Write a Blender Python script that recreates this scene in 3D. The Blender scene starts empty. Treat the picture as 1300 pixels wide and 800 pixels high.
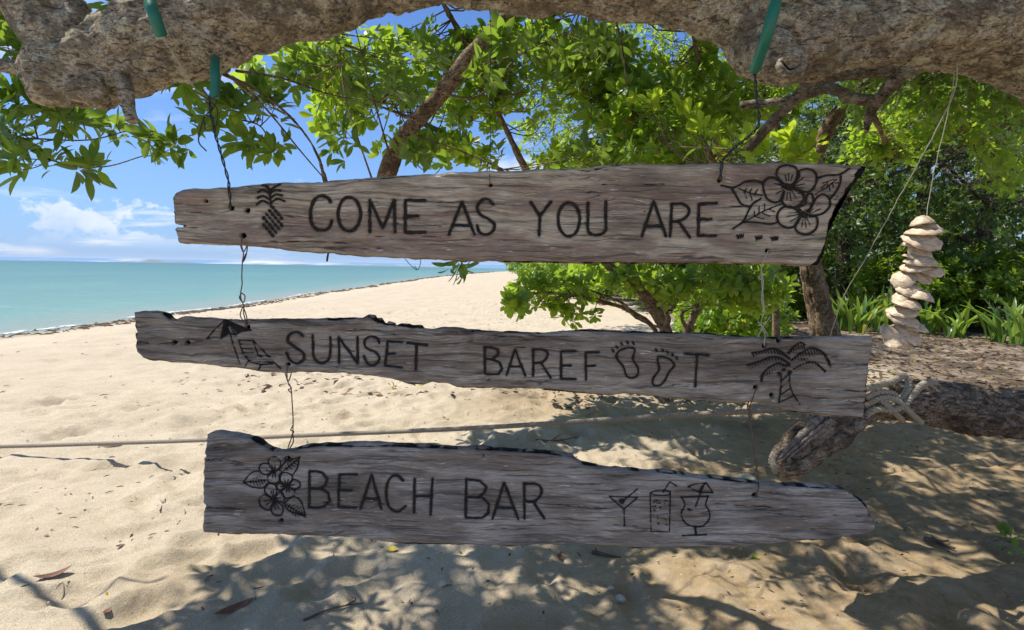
import bpy, math, random
import numpy as np
from mathutils import Vector, Matrix
rng = np.random.default_rng(7); random.seed(7)
S = bpy.context.scene; COL = S.collection
R = math.radians
# ------------------------------------------------------------ camera, sky, sun
F = 709.0; CAM = np.array([0, 0, 1.25]); PITCH = math.atan(59/709); ROLL = math.atan(0.0164)
_f = np.array([0, math.cos(PITCH), -math.sin(PITCH)]); _r = np.array([1., 0, 0]); _u = np.array([0, math.sin(PITCH), math.cos(PITCH)])
RV = _r*math.cos(ROLL)+_u*math.sin(ROLL); UV = -_r*math.sin(ROLL)+_u*math.cos(ROLL); FV = _f
cam = bpy.data.cameras.new('camera'); co = bpy.data.objects.new('camera', cam); COL.objects.link(co); S.camera = co
m = Matrix.Identity(4)
for i in range(3): m[i][0] = RV[i]; m[i][1] = UV[i]; m[i][2] = -FV[i]; m[i][3] = CAM[i]
co.matrix_world = m
cam.sensor_width = 36; cam.lens = F/1300*36; cam.clip_start = 0.02; cam.clip_end = 30000
SUN_EL, SUN_AZ = R(62), R(-72)                      # azimuth clockwise from +Y
SD = np.array([math.sin(SUN_AZ)*math.cos(SUN_EL), math.cos(SUN_AZ)*math.cos(SUN_EL), math.sin(SUN_EL)])
S.view_settings.view_transform = 'Standard'; S.view_settings.look = 'None'; S.view_settings.gamma = 1
S.view_settings.exposure = 0.62
sl = bpy.data.lights.new('sun', 'SUN'); sl.energy = 4.2; sl.angle = R(0.53); sl.color = (1, .94, .84)
so = bpy.data.objects.new('sun', sl); COL.objects.link(so)
so.rotation_euler = Vector(SD).to_track_quat('Z', 'Y').to_euler()
W = bpy.data.worlds.new('World'); S.world = W; W.use_nodes = True

class NT:
    def __init__(s, tree): s.t = tree; s.n = tree.nodes; s.l = tree.links
    def new(s, typ, **k):
        n = s.n.new(typ)
        for a, v in k.items():
            if a.startswith('i_'):
                a = a[2:]; a = int(a) if a.isdigit() else a
                n.inputs[a].default_value = v
            else: setattr(n, a, v)
        return n
    def link(s, a, ao, b, bi): s.l.new(a.outputs[ao], b.inputs[bi])
    def math(s, op, a, b=None, clamp=False):
        n = s.n.new('ShaderNodeMath'); n.operation = op; n.use_clamp = clamp
        for i, v in enumerate((a, b)):
            if v is None: continue
            if isinstance(v, (int, float)): n.inputs[i].default_value = v
            else: s.l.new(v, n.inputs[i])
        return n.outputs[0]
    def noise(s, vec, scale, detail=4, rough=.55, vscale=None, dist=0):
        if vscale is not None:
            mp = s.new('ShaderNodeMapping'); mp.inputs['Scale'].default_value = vscale; s.l.new(vec, mp.inputs[0]); vec = mp.outputs[0]
        n = s.new('ShaderNodeTexNoise'); n.inputs['Scale'].default_value = scale; n.inputs['Detail'].default_value = detail
        n.inputs['Roughness'].default_value = rough; n.inputs['Distortion'].default_value = dist
        s.l.new(vec, n.inputs['Vector']); return n.outputs[0]
    def ramp(s, fac, stops):
        n = s.new('ShaderNodeValToRGB'); e = n.color_ramp.elements
        while len(e) < len(stops): e.new(.5)
        for i, (p, c) in enumerate(stops):
            e[i].position = p; e[i].color = (c, c, c, 1) if isinstance(c, (int, float)) else (*c, 1)
        s.l.new(fac, n.inputs[0]); return n.outputs[0]
    def mix(s, fac, a, b, mode='MIX'):
        n = s.new('ShaderNodeMix', data_type='RGBA', blend_type=mode)
        for i, v in ((0, fac), (6, a), (7, b)):
            if isinstance(v, (int, float)): n.inputs[i].default_value = v
            elif isinstance(v, tuple): n.inputs[i].default_value = (*v, 1)
            else: s.l.new(v, n.inputs[i])
        return n.outputs[2]
    def attr(s, name, typ='GEOMETRY'):
        n = s.new('ShaderNodeAttribute', attribute_name=name); n.attribute_type = typ; return n.outputs['Fac']

def sky():
    q = NT(W.node_tree); q.n.clear()
    st = q.new('ShaderNodeTexSky', sky_type='NISHITA'); st.sun_disc = False
    st.sun_elevation = SUN_EL; st.sun_rotation = SUN_AZ; st.altitude = 0; st.air_density = 1.0; st.dust_density = .5; st.ozone_density = 1.6
    tc = q.new('ShaderNodeTexCoord'); d = tc.outputs['Generated']
    sp = q.new('ShaderNodeSeparateXYZ'); q.l.new(d, sp.inputs[0]); z = sp.outputs[2]
    # high clouds: project the view direction on a flat layer
    zz = q.math('MAXIMUM', q.math('ADD', z, .12), .02)
    cb = q.new('ShaderNodeCombineXYZ')
    q.l.new(q.math('DIVIDE', sp.outputs[0], zz), cb.inputs[0]); q.l.new(q.math('DIVIDE', sp.outputs[1], zz), cb.inputs[1])
    mp = q.new('ShaderNodeMapping'); mp.inputs['Location'].default_value = (9.1, 4.4, 0); q.l.new(cb.outputs[0], mp.inputs[0])
    n1 = q.noise(mp.outputs[0], .62, 9, .6, dist=.3)
    hi = q.ramp(n1, [(.53, 0), (.66, 1)])
    # heap clouds low over the sea
    n2 = q.noise(d, 7.5, 9, .6, vscale=(1, 1, 1.5))
    top = q.math('ADD', q.math('MULTIPLY', q.math('SUBTRACT', n2, .5), .42), .050)
    low = q.math('MULTIPLY', q.math('SUBTRACT', top, z), 60, True)
    base = q.math('MULTIPLY', q.math('SUBTRACT', z, .018), 28, True)
    low = q.math('MULTIPLY', q.math('MULTIPLY', low, base), .72)
    m_ = q.math('MAXIMUM', q.math('MULTIPLY', hi, .92), low, True)
    m_ = q.math('MULTIPLY', m_, q.math('GREATER_THAN', z, 0))
    n3 = q.noise(d, 14, 6, .6)
    cc = q.ramp(n3, [(.3, (6.2, 7.4, 9.4)), (.6, (10.4, 10.6, 11.0))])
    tint = q.mix(1, st.outputs[0], (.62, .90, 1.36), 'MULTIPLY')
    tint = q.mix(q.math('MULTIPLY', q.math('POWER', q.math('SUBTRACT', 1, q.math('MAXIMUM', z, 0)), 5), .8), tint, (3.0, 5.3, 9.3))
    c = q.mix(m_, tint, cc)
    bg = q.new('ShaderNodeBackground'); bg.inputs[1].default_value = .072; q.l.new(c, bg.inputs[0])
    o = q.new('ShaderNodeOutputWorld'); q.link(bg, 0, o, 0)
sky()

# ------------------------------------------------------------ helpers
def at(px, py, Y):
    d = FV + (px-650)/F*RV + (400-py)/F*UV
    return CAM + d*(Y/d[1])
def proj(P):
    v = np.asarray(P) - CAM; z = v@FV; zz = np.where(z > .01, z, .01)
    return 650 + F*(v@RV)/zz, 400 - F*(v@UV)/zz, z
def gnd(px, py, zg=0):
    d = FV + (px-650)/F*RV + (400-py)/F*UV
    return CAM + d*((zg-CAM[2])/d[2])
def _h(ix, iy, iz, s):
    h = (ix*374761393 + iy*668265263 + iz*2147483647 + s*1274126177) & 0xffffffff
    h = ((h ^ (h >> 13))*1274126177) & 0xffffffff
    h = ((h ^ (h >> 16))*2246822519) & 0xffffffff
    return ((h ^ (h >> 15)) & 0xffffff)/float(0xffffff)*2-1
def vn(P, s=0):
    P = np.asarray(P, float); i = np.floor(P).astype(np.int64); f = P-i; u = f*f*f*(f*(f*6-15)+10)
    r = 0
    for a in (0, 1):
        wa = u[..., 0] if a else 1-u[..., 0]
        for b in (0, 1):
            wb = u[..., 1] if b else 1-u[..., 1]
            for c in (0, 1):
                wc = u[..., 2] if c else 1-u[..., 2]
                r = r + wa*wb*wc*_h(i[..., 0]+a, i[..., 1]+b, i[..., 2]+c, s)
    return r
def fbm(P, o=4, s=0, g=.5):
    r = 0; a = 1; P = np.asarray(P, float)
    for k in range(o): r = r + a*vn(P*(2.03**k), s+k*17); a *= g
    return r
def fbm2(X, Y, sc, o=4, s=0, g=.5): return fbm(np.stack([X*sc, Y*sc, np.full_like(X, .37)], -1), o, s, g)

def mesh_np(name, V, faces, mat, attrs=None, smooth=True):
    """faces: list of int arrays (n,3) or (n,4)"""
    me = bpy.data.meshes.new(name); V = np.ascontiguousarray(V, np.float32)
    me.vertices.add(len(V)); me.vertices.foreach_set('co', V.ravel())
    fs = [np.asarray(f, np.int32) for f in faces if len(f)]
    idx = np.concatenate([f.ravel() for f in fs]); tot = np.concatenate([np.full(len(f), f.shape[1], np.int32) for f in fs])
    st = np.concatenate([[0], np.cumsum(tot)[:-1]]).astype(np.int32)
    me.loops.add(len(idx)); me.loops.foreach_set('vertex_index', idx.astype(np.int32))
    me.polygons.add(len(tot)); me.polygons.foreach_set('loop_start', st)
    try: me.polygons.foreach_set('loop_total', tot)
    except Exception: pass
    if smooth: me.polygons.foreach_set('use_smooth', np.ones(len(tot), bool))
    for k, v in (attrs or {}).items():
        a = me.attributes.new(k, 'FLOAT', 'POINT'); a.data.foreach_set('value', np.ascontiguousarray(v, np.float32))
    me.update(calc_edges=True); me.materials.append(mat)
    return me
def obj(name, me, parent=None, label=None, cat=None, group=None, kind=None):
    o = bpy.data.objects.new(name, me); COL.objects.link(o)
    if parent is not None:
        o.parent = parent; o.matrix_parent_inverse = Matrix.Translation(-parent.location) if parent.parent is None and parent.type == 'EMPTY' else Matrix.Identity(4)
    for k, v in (('label', label), ('category', cat), ('group', group), ('kind', kind)):
        if v: o[k] = v
    return o
def thing(name, loc, label, cat, group=None):
    o = obj(name, None, None, label, cat, group); o.location = Vector([float(c) for c in loc]); o.empty_display_size = .1; return o
def smooth_path(P, n):
    """Catmull-Rom resample; P (k,d)"""
    P = np.asarray(P, float); k = len(P)
    if k == 2: return P[0]+(P[1]-P[0])*np.linspace(0, 1, n)[:, None]
    Q = np.vstack([2*P[0]-P[1], P, 2*P[-1]-P[-2]])
    seg = np.linalg.norm(np.diff(P, axis=0), axis=1)+1e-9; cum = np.concatenate([[0], np.cumsum(seg)])
    t = np.linspace(0, cum[-1], n); i = np.clip(np.searchsorted(cum, t, side='right')-1, 0, k-2)
    u = ((t-cum[i])/seg[i])[:, None]; p0, p1, p2, p3 = Q[i], Q[i+1], Q[i+2], Q[i+3]
    return .5*((2*p1)+(-p0+p2)*u+(2*p0-5*p1+4*p2-p3)*u*u+(-p0+3*p1-3*p2+p3)*u**3)
def frames(P):
    T = np.gradient(P, axis=0); T /= np.linalg.norm(T, axis=1, keepdims=True)+1e-12
    N = np.zeros_like(P); a = np.array([0, 0, 1.]) if abs(T[0, 2]) < .8 else np.array([0, 1., 0])
    n = a-T[0]*(a@T[0]); n /= np.linalg.norm(n); N[0] = n
    for i in range(1, len(P)):
        n = n-T[i]*(n@T[i]); n /= np.linalg.norm(n)+1e-12; N[i] = n
    return T, N, np.cross(T, N)
def tube(P, r, seg=8, cap=True, off=0):
    P = np.asarray(P, float); n = len(P); r = np.broadcast_to(np.asarray(r, float), (n,))
    T, N, B = frames(P); a = np.arange(seg)*2*math.pi/seg
    V = (P[:, None]+r[:, None, None]*(np.cos(a)[None, :, None]*N[:, None]+np.sin(a)[None, :, None]*B[:, None])).reshape(-1, 3)
    i = np.arange(n-1)[:, None]*seg; j = np.arange(seg)[None]; j2 = (j+1) % seg
    Q = np.stack([i+j, i+j2, i+seg+j2, i+seg+j], -1).reshape(-1, 4)+off
    fs = [Q]
    if cap:
        V = np.vstack([V, P[0], P[-1]]); c0 = n*seg; c1 = c0+1; jj = np.arange(seg); k = (jj+1) % seg
        fs.append(np.stack([np.full(seg, c0), k, jj], -1)+off)
        fs.append(np.stack([np.full(seg, c1), (n-1)*seg+jj, (n-1)*seg+k], -1)+off)
    return V, fs
class MB:
    def __init__(s): s.V = []; s.q = []; s.t = []; s.n = 0; s.a = []
    def add(s, V, fs, a=0.):
        for f in fs:
            f = np.asarray(f)
            (s.q if f.shape[1] == 4 else s.t).append(f+s.n)
        s.V.append(V); s.n += len(V); s.a.append(np.broadcast_to(a, (len(V),)))
    def tube(s, P, r, seg=6, cap=True, a=0.): V, f = tube(P, r, seg, cap); s.add(V, f, a)
    def mesh(s, name, mat, smooth=True):
        fs = []
        if s.q: fs.append(np.vstack(s.q))
        if s.t: fs.append(np.vstack(s.t))
        return mesh_np(name, np.vstack(s.V), fs, mat, {'tint': np.concatenate(s.a)}, smooth)
def bark_tube(pts, rad, seg, step, amp, mat, name, fine=1., grain=0, cracks=0):
    """thick limb with a rugged, cracked surface"""
    pts = np.asarray(pts, float); L = np.linalg.norm(np.diff(pts, axis=0), axis=1).sum(); n = max(8, int(L/step))
    q = smooth_path(np.column_stack([pts, rad]), n); P = q[:, :3]; r = np.maximum(q[:, 3], .004)
    V, fs = tube(P, r, seg)
    C = np.vstack([np.repeat(P, seg, 0), P[0], P[-1]]); D = V-C; D /= np.linalg.norm(D, axis=1, keepdims=True)+1e-9
    n1 = fbm(V*4.2, 3, 3)*1.5; n2 = fbm(V*14*fine, 4, 9); n3 = 1-np.abs(fbm((V+.02*np.stack([n2, n1, -n2], -1))*np.array([15, 22, 34])*fine, 4, 21, .6))*2.1
    gt = np.clip(fbm(V*7, 2, 51)*1.6+.35, 0, 1); n3 = n3*gt; h = n1*.9+n2*.5+fbm(V*46*fine, 3, 29)*.27-np.clip(n3-.4, 0, 1)*.45
    if cracks:
        th = np.concatenate([np.tile(np.arange(seg)*2*math.pi/seg, n), [0, 0]]); sl_ = np.concatenate([np.repeat(np.linspace(0, L, n), seg), [0, L]])
        wv_ = fbm(V*9, 2, 81)*.5; g_ = 1-np.abs(fbm(np.stack([sl_*9+wv_, np.cos(th)*4.2+wv_, np.sin(th)*4.2], -1), 3, 83, .6))*4.2; g_ = np.clip(g_-.25, 0, 1)*np.clip(fbm(V*5, 2, 87)*1.5+.35, 0, 1); V = V-D*(cracks*g_)[:, None]; n3 = np.maximum(n3, .45+g_*.9*(g_ > .05))
    if grain:
        th = np.concatenate([np.tile(np.arange(seg)*2*math.pi/seg, n), [0, 0]]); sl_ = np.concatenate([np.repeat(np.linspace(0, L, n), seg), [0, L]])
        g_ = 1-np.abs(fbm(np.stack([sl_*3.5, np.cos(th)*2.6, np.sin(th)*2.6], -1), 4, 71, .6))*2.4; g_ = np.clip(g_-.1, 0, 1); V = V-D*(grain*g_)[:, None]; n3 = np.maximum(n3, g_)
    V = V+D*(amp*h)[:, None]
    return mesh_np(name, V, fs, mat, {'tint': np.clip(n3-.45, 0, 1)})

# ------------------------------------------------------------ materials
def mat(name):
    m_ = bpy.data.materials.new(name); m_.use_nodes = True; q = NT(m_.node_tree); q.n.clear()
    p = q.new('ShaderNodeBsdfPrincipled'); o = q.new('ShaderNodeOutputMaterial'); q.link(p, 0, o, 0)
    tc = q.new('ShaderNodeTexCoord'); return m_, q, p, o, tc.outputs['Object']
def bump(q, p, h, s, dist):
    b = q.new('ShaderNodeBump'); b.inputs['Strength'].default_value = s; b.inputs['Distance'].default_value = dist
    q.l.new(h, b.inputs['Height']); q.l.new(b.outputs[0], p.inputs['Normal'])
def simple(name, col, rough=.7, var=.25, sc=20, bs=.3, bd=.003, vs=None, metal=0):
    m_, q, p, o, v = mat(name); n = q.noise(v, sc, 5, .6, vs)
    c0 = tuple(c*(1-var) for c in col); c1 = tuple(min(1, c*(1+var)) for c in col)
    q.l.new(q.ramp(n, [(.3, c0), (.7, c1)]), p.inputs['Base Color']); p.inputs['Roughness'].default_value = rough
    p.inputs['Metallic'].default_value = metal
    bump(q, p, n, bs, bd); return m_
def plank_mat(name, ca, cb, cd, warm):
    m_, q, p, o, v = mat(name)
    wv = q.noise(v, 3.6, 4, .6, (1, 1, 2.6))
    ad = q.new('ShaderNodeVectorMath', operation='MULTIPLY_ADD'); cbx = q.new('ShaderNodeCombineXYZ')
    q.l.new(q.math('MULTIPLY', q.math('SUBTRACT', wv, .5), .045), cbx.inputs[2]); ad.inputs[1].default_value = (1, 1, 1)
    q.l.new(v, ad.inputs[0]); q.l.new(cbx.outputs[0], ad.inputs[2]); v2 = ad.outputs[0]
    g1 = q.noise(v2, 1, 7, .68, (6, 6, 70)); g2 = q.noise(v2, 1, 6, .7, (22, 20, 330)); g3 = q.noise(v, 5, 4, .55, (1, 1, 3))
    spk = q.noise(v2, 1, 2, .5, (30, 38, 330)); g4 = q.noise(v2, 1, 4, .6, (5, 6, 150))
    c = q.ramp(g1, [(.28, cd), (.46, ca), (.68, cb)])
    c = q.mix(q.math('MULTIPLY', q.ramp(g3, [(.47, 0), (.58, 1)]), .75), c, warm)
    c = q.mix(.6, c, q.ramp(g2, [(.34, .28), (.62, 1.05)]), 'MULTIPLY')
    c = q.mix(q.math('MULTIPLY', q.ramp(g4, [(.35, 1), (.42, 0)]), .5), c, tuple(x*.45 for x in cd))
    c = q.mix(q.math('MULTIPLY', q.ramp(spk, [(.66, 0), (.74, 1)]), .45), c, tuple(min(1, x*1.7) for x in cb))
    st = q.noise(v, 2.6, 4, .6, (1, 1, 4.5)); c = q.mix(q.math('MULTIPLY', q.ramp(st, [(.52, 0), (.68, 1)]), .5), c, tuple(x*.55 for x in cd))
    char = q.attr('char'); hz = q.math('ADD', char, q.math('MULTIPLY', q.math('SUBTRACT', g1, .5), .5))
    c = q.mix(q.ramp(hz, [(.28, 0), (.75, 1)]), c, (.012, .010, .009))
    q.l.new(c, p.inputs['Base Color']); p.inputs['Roughness'].default_value = .88; p.inputs['Specular IOR Level'].default_value = .25
    h = q.math('ADD', q.math('MULTIPLY', g1, .6), q.math('ADD', q.math('MULTIPLY', g2, .35), q.math('MULTIPLY', q.ramp(g4, [(.34, 0), (.44, 1)]), .35))); bump(q, p, h, 1, .007); return m_
M = {}
M['plank1'] = plank_mat('plank_warm', (.54, .44, .32), (.80, .69, .54), (.12, .088, .066), (.36, .25, .19))
M['plank2'] = plank_mat('plank_grey', (.39, .335, .275), (.60, .53, .45), (.10, .080, .066), (.235, .18, .14))
M['plank3'] = plank_mat('plank_cool', (.37, .335, .30), (.57, .525, .475), (.10, .090, .082), (.26, .21, .17))
M['char'] = simple('charred_groove', (.020, .016, .013), .9, .75, 150, .8, .003)
M['wire'] = simple('rusty_wire', (.12, .075, .05), .7, .5, 90); M['wire_dark'] = simple('dark_wire', (.03, .028, .03), .6, .4, 90)
M['cord'] = simple('pale_cord', (.42, .40, .33), .9, .2, 200)
M['hose'] = simple('green_hose', (.012, .16, .105), .42, .12, 30, .1)
M['hose_in'] = simple('hose_bore', (.01, .012, .01), .9)
M['shell'] = simple('shell', (.60, .47, .33), .5, .45, 2.6, .5, .003, (1, 1, 5))
M['pod'] = simple('dry_brown', (.16, .07, .045), .75, .5, 40); M['twig'] = simple('twig', (.10, .075, .055), .9, .4, 60)
M['stone'] = simple('pale_stone', (.42, .38, .30), .9, .2, 30); M['bit'] = simple('white_coral', (.48, .44, .38), .8, .2, 60)
M['kelp'] = simple('wrack', (.13, .10, .065), .9, .5, 8); M['foam'] = simple('foam', (.8, .82, .82), .6, .05, 20)

def bark_mat(name, dark, mid, light, lichen, sc=1.):
    m_, q, p, o, v = mat(name)
    a = q.noise(v, 22*sc, 9, .75); b = q.noise(v, 7*sc, 6, .68); c3 = q.noise(v, 85*sc, 7, .75, (1, 1, 1.7), dist=.5); l = q.noise(v, 11*sc, 8, .72); f = q.noise(v, 30*sc, 5, .6, (.8, 1, 2.4), dist=1.2)
    vo = q.new('ShaderNodeTexVoronoi', feature='DISTANCE_TO_EDGE'); vo.inputs['Scale'].default_value = 38*sc
    mp = q.new('ShaderNodeMapping'); mp.inputs['Scale'].default_value = (.55, .9, 1.1)
    dn = q.new('ShaderNodeTexNoise'); dn.inputs['Scale'].default_value = 14*sc; q.l.new(v, dn.inputs['Vector'])
    va = q.new('ShaderNodeVectorMath', operation='MULTIPLY_ADD'); q.l.new(dn.outputs['Color'], va.inputs[0]); va.inputs[1].default_value = (.11/sc,)*3; q.l.new(v, va.inputs[2])
    q.l.new(va.outputs[0], mp.inputs[0]); q.l.new(mp.outputs[0], vo.inputs['Vector'])
    cr = q.ramp(vo.outputs[0], [(0., 0), (.12, 1)])
    c = q.ramp(a, [(.33, dark), (.5, mid), (.68, light)])
    c = q.mix(.75, c, q.ramp(c3, [(.40, .2), (.57, 1.15)]), 'MULTIPLY')
    c = q.mix(q.math('MULTIPLY', q.ramp(f, [(.38, 1), (.44, 0)]), .8), c, tuple(x*.3 for x in dark))
    c = q.mix(q.math('MULTIPLY', q.math('SUBTRACT', 1, cr), .22), c, tuple(x*.45 for x in dark))
    c = q.mix(q.math('MULTIPLY', q.ramp(l, [(.56, 0), (.61, 1)]), .8), c, lichen)
    c = q.mix(q.math('MULTIPLY', q.ramp(b, [(.50, 0), (.60, 1)]), .75), c, tuple(x*.7 for x in dark))
    tn = q.attr('tint'); c = q.mix(q.math('MULTIPLY', tn, .55), c, tuple(x*.5 for x in dark))
    q.l.new(c, p.inputs['Base Color']); p.inputs['Roughness'].default_value = .93; p.inputs['Specular IOR Level'].default_value = .2
    h = q.math('ADD', q.math('MULTIPLY', a, .7), q.math('ADD', q.math('MULTIPLY', q.ramp(f, [(.34, 0), (.48, 1)]), .35), q.math('MULTIPLY', c3, .6))); bump(q, p, h, 1., .016/sc); return m_
M['bark'] = bark_mat('rough_bark', (.27, .215, .155), (.64, .54, .39), (.88, .79, .62), (.66, .66, .50), 1.35)
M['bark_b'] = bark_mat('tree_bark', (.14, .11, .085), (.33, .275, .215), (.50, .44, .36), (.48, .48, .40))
M['bark_dark'] = bark_mat('dark_wood_bark', (.05, .038, .03), (.13, .10, .075), (.22, .18, .14), (.20, .20, .16))  # darker bark for the background trees
M['bark_r'] = bark_mat('ruddy_bark', (.18, .12, .08), (.42, .30, .20), (.58, .45, .32), (.44, .36, .27))
M['drift'] = bark_mat('driftwood', (.16, .12, .09), (.42, .32, .235), (.64, .55, .44), (.46, .41, .35), 1.2)

def leaf_mat(name, dark, light, trans, rough=.38, tw=.42, glossy=.5):
    m_, q, p, o, v = mat(name)
    oi = q.new('ShaderNodeObjectInfo'); t = q.math('FRACT', q.math('ADD', q.attr('tint'), oi.outputs['Random']))
    n = q.noise(v, 26, 3)
    c = q.ramp(t, [(0, dark), (.75, light), (.95, tuple(min(1, x*1.25) for x in light)), (.985, (.30, .24, .02))])
    c = q.mix(.3, c, q.ramp(n, [(.3, .5), (.7, 1.1)]), 'MULTIPLY')
    q.l.new(c, p.inputs['Base Color']); p.inputs['Roughness'].default_value = rough; p.inputs['Specular IOR Level'].default_value = glossy
    tr = q.new('ShaderNodeBsdfTranslucent'); tcol = q.mix(q.math('MULTIPLY', t, .6), trans, tuple(min(1, x*1.35) for x in trans))
    q.l.new(tcol, tr.inputs[0]); mx = q.new('ShaderNodeMixShader'); mx.inputs[0].default_value = tw
    q.link(p, 0, mx, 1); q.link(tr, 0, mx, 2); q.link(mx, 0, o, 0); return m_
M['leaf'] = leaf_mat('broad_leaf', (.055, .115, .022), (.13, .22, .035), (.30, .46, .04))
M['leaf_bush'] = leaf_mat('bush_leaf', (.055, .118, .018), (.16, .26, .03), (.42, .60, .04), tw=.48)
M['leaf_new'] = leaf_mat('new_leaf', (.22, .36, .03), (.34, .46, .04), (.62, .80, .05), tw=.5)
M['leaf_far'] = leaf_mat('far_leaf', (.035, .075, .016), (.10, .165, .03), (.22, .36, .04), .45, .34)
M['strap'] = leaf_mat('strap_leaf', (.07, .15, .03), (.16, .27, .045), (.36, .52, .06), .35, .4)
M['litterleaf'] = leaf_mat('dry_leaf', (.07, .045, .03), (.24, .16, .10), (.12, .07, .03), .8, .1, .2)

# ------------------------------------------------------------ the ground, the sea
def shoreX(Y): return -11.2-.012*np.clip(Y-14, 0, 70)*2.2+np.where(Y > 75, ((np.abs(Y-75))/115.)**1.7*5.0, 0)+.22*np.sin(Y*.33)+.12*np.sin(Y*.9+1)
def gz(X, Y, fine=True):
    X = np.asarray(X, float); Y = np.asarray(Y, float); s = X-shoreX(Y)
    t = np.clip(s/5.2, 0, 1); z = np.where(s < 0, -.42+np.maximum(s*.07, -2.5), -.42+.42*(t*t*(3-2*t)))
    z = z+.05*np.exp(-((s-4.2)/.8)**2)
    amp = np.clip((s-1.0)/3, 0, 1)
    z = z+amp*(.035*fbm2(X, Y, .35, 2, 5)+.02*fbm2(X, Y, 1.3, 3, 8))
    far = np.clip((np.abs(Y)-30)/200, 0, 1); z = z*(1-far)+np.where(s < 0, z, -.05)*far
    if fine:
        near = np.clip(1.4-np.maximum(np.abs(X), np.abs(Y))/26, 0, 1)*amp
        w = fbm2(X+.2*fbm2(X, Y, 2, 2, 41), Y, 3.3, 3, 11); z = z+near*.015*w
        z = z+near*(.010*fbm2(X, Y, 15, 3, 13)+.008*np.abs(fbm2(X, Y, 7, 2, 14)))
    return z
def g1(x, y): return float(gz(np.array([x]), np.array([y]))[0])
def sand_mat():
    m_, q, p, o, v = mat('sand')
    a = q.noise(v, 1.7, 5, .6); b = q.noise(v, 240, 3, .7); c_ = q.noise(v, 38, 5, .65); d = q.noise(v, 11, 5, .6)
    c = q.ramp(a, [(.3, (.57, .48, .35)), (.7, (.68, .585, .44))])
    c = q.mix(.7, c, q.ramp(b, [(.36, .5), (.64, 1.2)]), 'MULTIPLY')
    gr = q.noise(v, 420, 1, .5); c = q.mix(q.math('MULTIPLY', q.ramp(gr, [(.60, 0), (.68, 1)]), .8), c, (.12, .09, .065))
    c = q.mix(q.math('MULTIPLY', q.ramp(c_, [(.3, 0), (.75, 1)]), .28), c, (.34, .28, .20))
    c = q.mix(q.math('MULTIPLY', q.attr('dirt_shade'), q.ramp(q.math('ADD', q.math('MULTIPLY', d, .6), q.math('MULTIPLY', c_, .4)), [(.34, .5), (.54, 1)])), c, q.ramp(c_, [(.3, (.22, .15, .078)), (.7, (.44, .325, .185))]))  # dirty sand tint that also paints tree shade into the ground colour
    c = q.mix(q.attr('wet'), c, (.22, .18, .13))
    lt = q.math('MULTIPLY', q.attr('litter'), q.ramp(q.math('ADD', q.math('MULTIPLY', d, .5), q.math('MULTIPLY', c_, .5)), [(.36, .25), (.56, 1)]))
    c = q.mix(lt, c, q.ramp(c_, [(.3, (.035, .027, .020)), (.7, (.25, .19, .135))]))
    big = q.noise(v, .9, 6, .7); c = q.mix(q.math('MULTIPLY', q.attr('litter'), q.ramp(big, [(.46, 0), (.54, .75)])), c, (.05, .036, .025))  # shade mottling painted as dark patches over the litter zone
    q.l.new(c, p.inputs['Base Color']); p.inputs['Roughness'].default_value = .95; p.inputs['Specular IOR Level'].default_value = .15
    h = q.math('ADD', q.math('MULTIPLY', d, .8), q.math('ADD', q.math('MULTIPLY', c_, .45), q.math('MULTIPLY', b, .3))); bump(q, p, h, .9, .016); return m_
FOOT = []
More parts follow.
